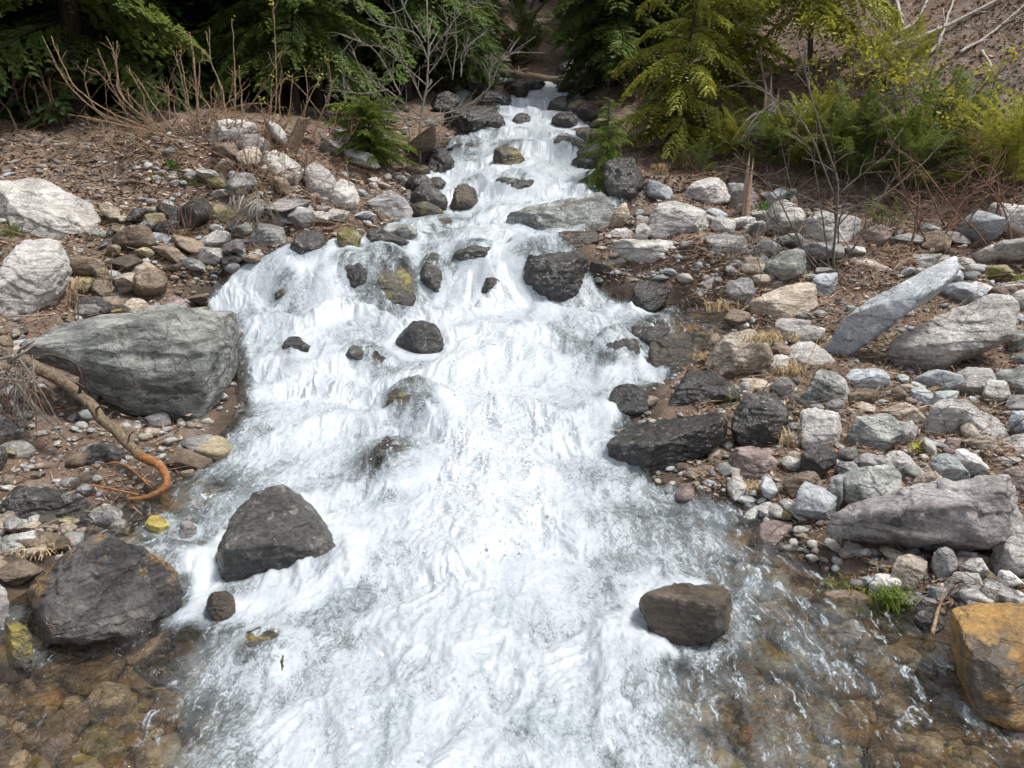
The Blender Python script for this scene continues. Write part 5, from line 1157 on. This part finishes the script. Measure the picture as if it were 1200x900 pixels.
wood('curved_stick', 'bent brown stick at the corner of the smooth tan boulder', [(868, 384), (866, 372), (880, 362), (905, 350)], .022, 'drift', rng, 1, 'stick', off=.05)
wood('thin_stick', 'long thin straw stick between the bottom slab and the shallows', [(940, 636), (985, 652), (1032, 668)], .008, 'cane', rng, 1, 'stick', off=.04)
wood('thin_stick', 'forked pale twig left of the amber block', [(1090, 760), (1098, 730), (1106, 712), (1120, 702)], .010, 'cane', rng, 2, 'stick', off=.08, L0=.15)
wood('thin_stick', 'straw coloured stick leaning beside the straw draped block', [(928, 478), (945, 430), (958, 398)], .009, 'cane', rng, 1, 'stick', ys=[6.3, 6.5, 6.8], L0=.1)
# driftwood on the left, its far end peeled orange
dw = [(-20, 405), (40, 428), (92, 462), (130, 500), (165, 535)]
dp = [at(u, v, y) for (u, v), y in zip(dw, [5.75, 5.55, 5.35, 5.2, 5.05])]
tipx = [(165, 535), (186, 545), (196, 562), (190, 574), (170, 583), (150, 585)]
tq = [at(u, v, y) for (u, v), y in zip(tipx, [5.05, 4.97, 4.88, 4.83, 4.8, 4.82])]
o = dp[0]; Q = smooth_path(dp, 34); Q = Q + np.stack([perlin(Q * 6), perlin(Q * 6 + 5), perlin(Q * 6 + 9)], 1) * .018
V, Fs = tube(Q, np.linspace(.042, .036, 34) * (1 + .12 * perlin(Q * 14)), 12)
drift = mesh_np('driftwood_branch', V - o, Fs, BK['drift'], smooth=True); drift.location = o
tag(drift, 'driftwood branch leaning against the large greenish boulder with a curled orange end', 'branch')
Q2 = smooth_path([Q[-2]] + tq, 26); V, Fs = tube(Q2, np.linspace(.037, .012, 26) * (1 + .10 * perlin(Q2 * 17)), 12); tp_ = mesh_np('peeled_tip', V - o, Fs, BK['orange'], drift, True); tp_['label'] = 'curled orange end stripped of bark'
for s, ys_, rr, bk in (('176 570 150 547 128 543 105 552', [4.84, 4.85, 4.9, 4.95], .008, 'orange'), ('162 580 125 572 90 568 40 576', [4.82, 4.84, 4.86, 4.9], .008, 'orange'), ('93 466 95 440 86 425 60 416 30 414', [5.33, 5.3, 5.3, 5.35, 5.4], .014, 'dark'), ('150 520 152 510 158 505', [5.1, 5.05, 5.0], .008, 'drift'), ('110 482 118 476 126 478', [5.27, 5.2, 5.15], .010, 'drift')):
    P = np.array([float(a) for a in s.split()]).reshape(-1, 2); V, Fs = tube(smooth_path([at(a, b, c) for (a, b), c in zip(P, ys_)], 16), np.linspace(rr, rr * .5, 16), 6); mesh_np('twig', V - o, Fs, BK[bk], drift, True)
# root mat hanging at the left edge
def roots(label, u0, v0, u1, v1, y, n, rng, bark='cane', rad=.006, dv=(60, 120), du=(-15, 45)):
    c = at((u0 + u1) / 2, v0, y); root = thing('root_bundle', c, label, 'roots')
    th, fi = [], []
    for k in range(n):
        a, b = rng.uniform(u0, u1), rng.uniform(v0, v1); e = a + rng.uniform(*du), b + rng.uniform(*dv); yy = y + rng.uniform(-.15, .15)
        P = smooth_path([at(a, b, yy), at(a + (e[0] - a) * .4 + rng.uniform(-8, 8), b + (e[1] - b) * .4, yy - rng.uniform(.03, .12)), at(e[0], e[1], yy - .05)], 10)
        big = k % 7 == 0; (th if big else fi).append(tube(P, np.linspace(rad, rad * .4, 10) * (2.4 if big else rng.uniform(.35, .9)), 5))
    for t_ in th: mesh_np('root', t_[0] - c, t_[1], BK[bark], root, True)
    V, Fs = join(fi); mesh_np('root_hairs', V - c, Fs, BK[bark], root, True)['kind'] = 'stuff'
    return root
roots('mat of pale straw roots hanging behind the driftwood at the left edge', -20, 410, 40, 450, 5.35, 90, rng, 'twig', .006, (-25, 105), (-60, 70))
roots('dark tangled roots over the grey boulder at the left edge, behind the pale root mat', -20, 430, 50, 480, 5.5, 50, rng, 'red', .006, (-20, 70), (-50, 50))
roots('few thin roots hanging down the whitish left boulder', 80, 322, 96, 335, 7.4, 16, rng, 'cane', .005, (20, 50), (-8, 12))
roots('grey roots spilling from under the red canes', 270, 228, 318, 240, 9.4, 40, rng, 'twig', .007, (15, 50), (-30, 30))
# stumps
def stump(label, u, v, y, H, r, lean, rng, bark='stump', name='stump', jag=.35, cat='stump', az=0):
    n, k = 18, 16; P = []
    for i in range(n):
        f = i / (n - 1); z = H * f
        for j in range(k):
            th = j * 2 * math.pi / k; rr = r * (1.25 - .45 * f ** .5) * (1 + .22 * perlin(np.array([[math.cos(th) * 1.7, math.sin(th) * 1.7, z * 1.5 + u]]))[0])
            zz = z * (1 - jag * (.5 + .5 * math.sin(th * 3 + u) + .3 * math.sin(th * 7)) * f ** 3)
            P.append((rr * math.cos(th) + lean[0] * zz, rr * math.sin(th) + lean[1] * zz, zz))
    P.append((lean[0] * H * .5, lean[1] * H * .5, H * .5))
    i = np.arange(n - 1)[:, None] * k; j = np.arange(k)[None]; Q = np.stack([i + j, i + (j + 1) % k, i + k + (j + 1) % k, i + k + j], -1).reshape(-1, 4)
    b = (n - 1) * k; j = np.arange(k); Tt = np.stack([b + j, b + (j + 1) % k, np.full(k, n * k)], 1)
    ob = mesh_np(name, P, [Q, Tt], BK[bark], smooth=True); p = hit(u, v)[1]; ob.location = (p[0], p[1], p[2] - .06); tag(ob, label, cat); return ob
s1 = stump('tall splintered stump of torn pale wood under the bigger cedar', 903, 168, 12.2, .95, .14, (-.05, 0), rng, jag=.7)
for k in range(16):
    a = rng.uniform(-1, .3); L = rng.uniform(.25, .6); V, Fs = tube(smooth_path([(rng.uniform(-.1, .02), -.14, .75 - .3 * rng.random()), (-.12 + a * .3, -.22, .5 - .2 * rng.random()), (-.2 + a * .55, -.26, .05)], 8), np.linspace(.016, .004, 8), 4); mesh_np('splinter', V, Fs, BK['white'], s1, True)
stump('broken post stump standing upright beside the whitish boulder', 873, 256, 10.6, .86, .06, (.02, 0), rng, jag=.5)
stump('cut stump leaning right at the left forest edge', 338, 176, 11.2, .5, .10, (.5, 0), rng, 'drift', jag=.06)

# ------------------------------------------------------------------ grass and small herbs
def tuft(label, u, v, n, L, wdt, mat, rng, spread=.06, droop=.6, name='grass_tuft', cat='grass tuft', lift=0.0, y=None, bias=(0, 0)):
    p = hit(u, v)[1] if y is None else at(u, v, y); Q = []
    for k in range(n):
        b = np.array([rng.normal(0, spread), rng.normal(0, spread * .6), -.02]); az = rng.uniform(0, 6.28); ln = L * rng.uniform(.5, 1.2); h = np.array([math.cos(az) + bias[0], math.sin(az) + bias[1], 0]); sd = np.array([-math.sin(az), math.cos(az), 0]) * wdt * rng.uniform(.6, 1.2)
        pr = None
        for f in (0, .35, .7, 1.0):
            c = b + h * ln * f * rng.uniform(.25, .45) + np.array([0, 0, 1]) * ln * (f - droop * f * f * 1.1); w_ = sd * (1 - f * .9)
            if pr is not None: Q.append([pr[0], c - w_, c + w_, pr[1]])
            pr = (c - w_, c + w_)
    Q = np.array(Q); ob = mesh_np(name, Q.reshape(-1, 3), np.arange(len(Q) * 4).reshape(-1, 4), mat, smooth=True); ob.location = (p[0], p[1], p[2] + lift); tag(ob, label, cat); return ob
rng = np.random.default_rng(4)
tuft('bright green grass tuft growing behind the square wet block', 852, 474, 150, .22, .004, FM['grass'], rng, .06, .35)
tuft('bright yellow green grass tuft at the shallows left of the amber block', 1045, 712, 200, .25, .005, FM["grass"], rng, .05, .6, lift=.03)
tuft('drooping olive grass at the water edge under the long purplish slab', 1003, 690, 120, .22, .004, FM['cedar'], rng, .07, .8)
tuft('green grass tuft below the small pale blue oval stone', 1003, 478, 60, .15, .004, FM['grass'], rng, .05, .5)
tuft('small green sprig at the foot of the red brown block', 900, 556, 40, .10, .005, FM['grass'], rng, .035, .4)
tuft('dark green grass blades at the left frame edge on the pale slab', 14, 276, 80, .28, .005, FM['bush'], rng, .06, .3)
tuft('yellow grass beside the tip of the low black rock', 884, 468, 70, .12, .004, STRAW, rng, .05, .7)
tuft('dry straw hanging over the straw draped block', 902, 398, 200, .36, .0045, STRAW, rng, .11, .85, y=7.0, bias=(-.3, -.7))
tuft('long dry straw between the straw draped block and the mossy flat stone', 926, 438, 130, .38, .0045, STRAW, rng, .07, .7, y=6.5, bias=(0, -.5))
tuft('dry grass hanging over the square white block', 958, 486, 70, .24, .004, STRAW, rng, .05, .95, y=5.72, bias=(0, -.7))
tuft('dry grass in the gap right of the square wet block', 930, 520, 80, .30, .004, STRAW, rng, .035, .6, y=5.45)
tuft('dry straw under the tipped pale boulder', 848, 368, 80, .35, .004, STRAW, rng, .10, .7, lift=.05)
tuft('straw at the pool edge left of the straw draped block', 822, 425, 70, .25, .004, STRAW, rng, .05, .8, lift=.05, bias=(0, -.4))
tuft('dry straw strewn at the waterline below the red brown block', 880, 572, 80, .26, .004, STRAW, rng, .05, .95)
tuft('rusty straw between the stones behind the bright yellow green grass', 1052, 662, 60, .16, .003, STRAW, rng, .07, .8)
tuft('pale straw wrapped round the left side of the rust streaked boulder', 36, 655, 90, .22, .004, STRAW, rng, .08, .9, lift=.05)
tuft('tan dry grass on the slope right of the small dark bush', 850, 180, 160, .40, .006, STRAW, rng, .055, .5)
tuft('tan dry grass on the slope behind the whitish domed boulder', 775, 205, 160, .40, .006, STRAW, rng, .055, .5)
tuft('green grass clump above the whitish domed boulder', 805, 200, 90, .40, .006, FM['bush'], rng, .1, .25)
tuft('green grass on the left litter below the fanning canes', 228, 214, 60, .2, .006, FM['grass'], rng, .08, .4)
tuft('second green tuft left of the fanning canes, on pale stones', 190, 212, 60, .2, .006, FM['grass'], rng, .08, .4)
tuft('few green blades in the litter above the long blue grey slab', 1035, 280, 50, .16, .006, FM['grass'], rng, .05, .4)
tuft('green sprout in the litter at the right edge above the broad pale slab', 1190, 325, 60, .14, .007, FM['grass'], rng, .08, .5)
def herb(label, u, v, n, size, mat, rng, spread):
    p = hit(u, v)[1]; V, Fq = leaves_at([np.array([0, 0, .05])], rng, size, n, spread); V[:, 2] = np.abs(V[:, 2]); ob = mesh_np('herb', V, Fq, mat); ob.location = p; tag(ob, label, 'plant')
herb('bright green leafy herb right of the broken post stump', 895, 250, 60, .08, FM['herb'], rng, .05)
herb('small green herb left of the broken post stump', 854, 238, 36, .07, FM['herb'], rng, .035)
herb('yellow green leafy herb above the cream stone', 1078, 535, 40, .045, FM['young'], rng, .03)
herb('small green herb on the left litter above the red stalks', 203, 200, 24, .08, FM['herb'], rng, .035)
herb('tiny green herb under the left end of the broad pale slab', 1056, 452, 22, .04, FM['herb'], rng, .03)
# ------------------------------------------------------------------ daylight
SUN_EL, SUN_AZ = R(66), R(102)      # azimuth from +Y (up the valley) towards +X
wd_ = bpy.data.worlds.new('World'); SC.world = wd_; wd_.use_nodes = True
nt = wd_.node_tree; bg = nt.nodes['Background']
sk = nt.nodes.new('ShaderNodeTexSky'); sk.sky_type = 'NISHITA'; sk.sun_disc = False; sk.sun_elevation = SUN_EL; sk.sun_rotation = SUN_AZ
sk.dust_density = 3.0; sk.ozone_density = .6
hs = nt.nodes.new('ShaderNodeHueSaturation'); hs.inputs['Saturation'].default_value = .35
nt.links.new(sk.outputs[0], hs.inputs['Color']); nt.links.new(hs.outputs[0], bg.inputs[0]); bg.inputs[1].default_value = .115
ld = bpy.data.lights.new('sun', 'SUN'); ld.energy = 2.2; ld.angle = R(9); ld.color = (1, .95, .88)
lo = bpy.data.objects.new('sun', ld); COL.objects.link(lo)
d = Vector((math.sin(SUN_AZ) * math.cos(SUN_EL), math.cos(SUN_AZ) * math.cos(SUN_EL), math.sin(SUN_EL)))
lo.rotation_euler = (-d).to_track_quat('-Z', 'Y').to_euler(); lo.location = (0, 0, 30)
vs = SC.view_settings; vs.view_transform = 'Standard'; vs.look = 'None'; vs.gamma = 1; vs.use_curve_mapping = False; vs.exposure = .92
SC.cycles.max_bounces = 8; SC.cycles.transparent_max_bounces = 12; SC.cycles.diffuse_bounces = 3; SC.cycles.glossy_bounces = 3
SC.cycles.use_denoising = True; SC.cycles.use_adaptive_sampling = True; SC.cycles.adaptive_threshold = .03
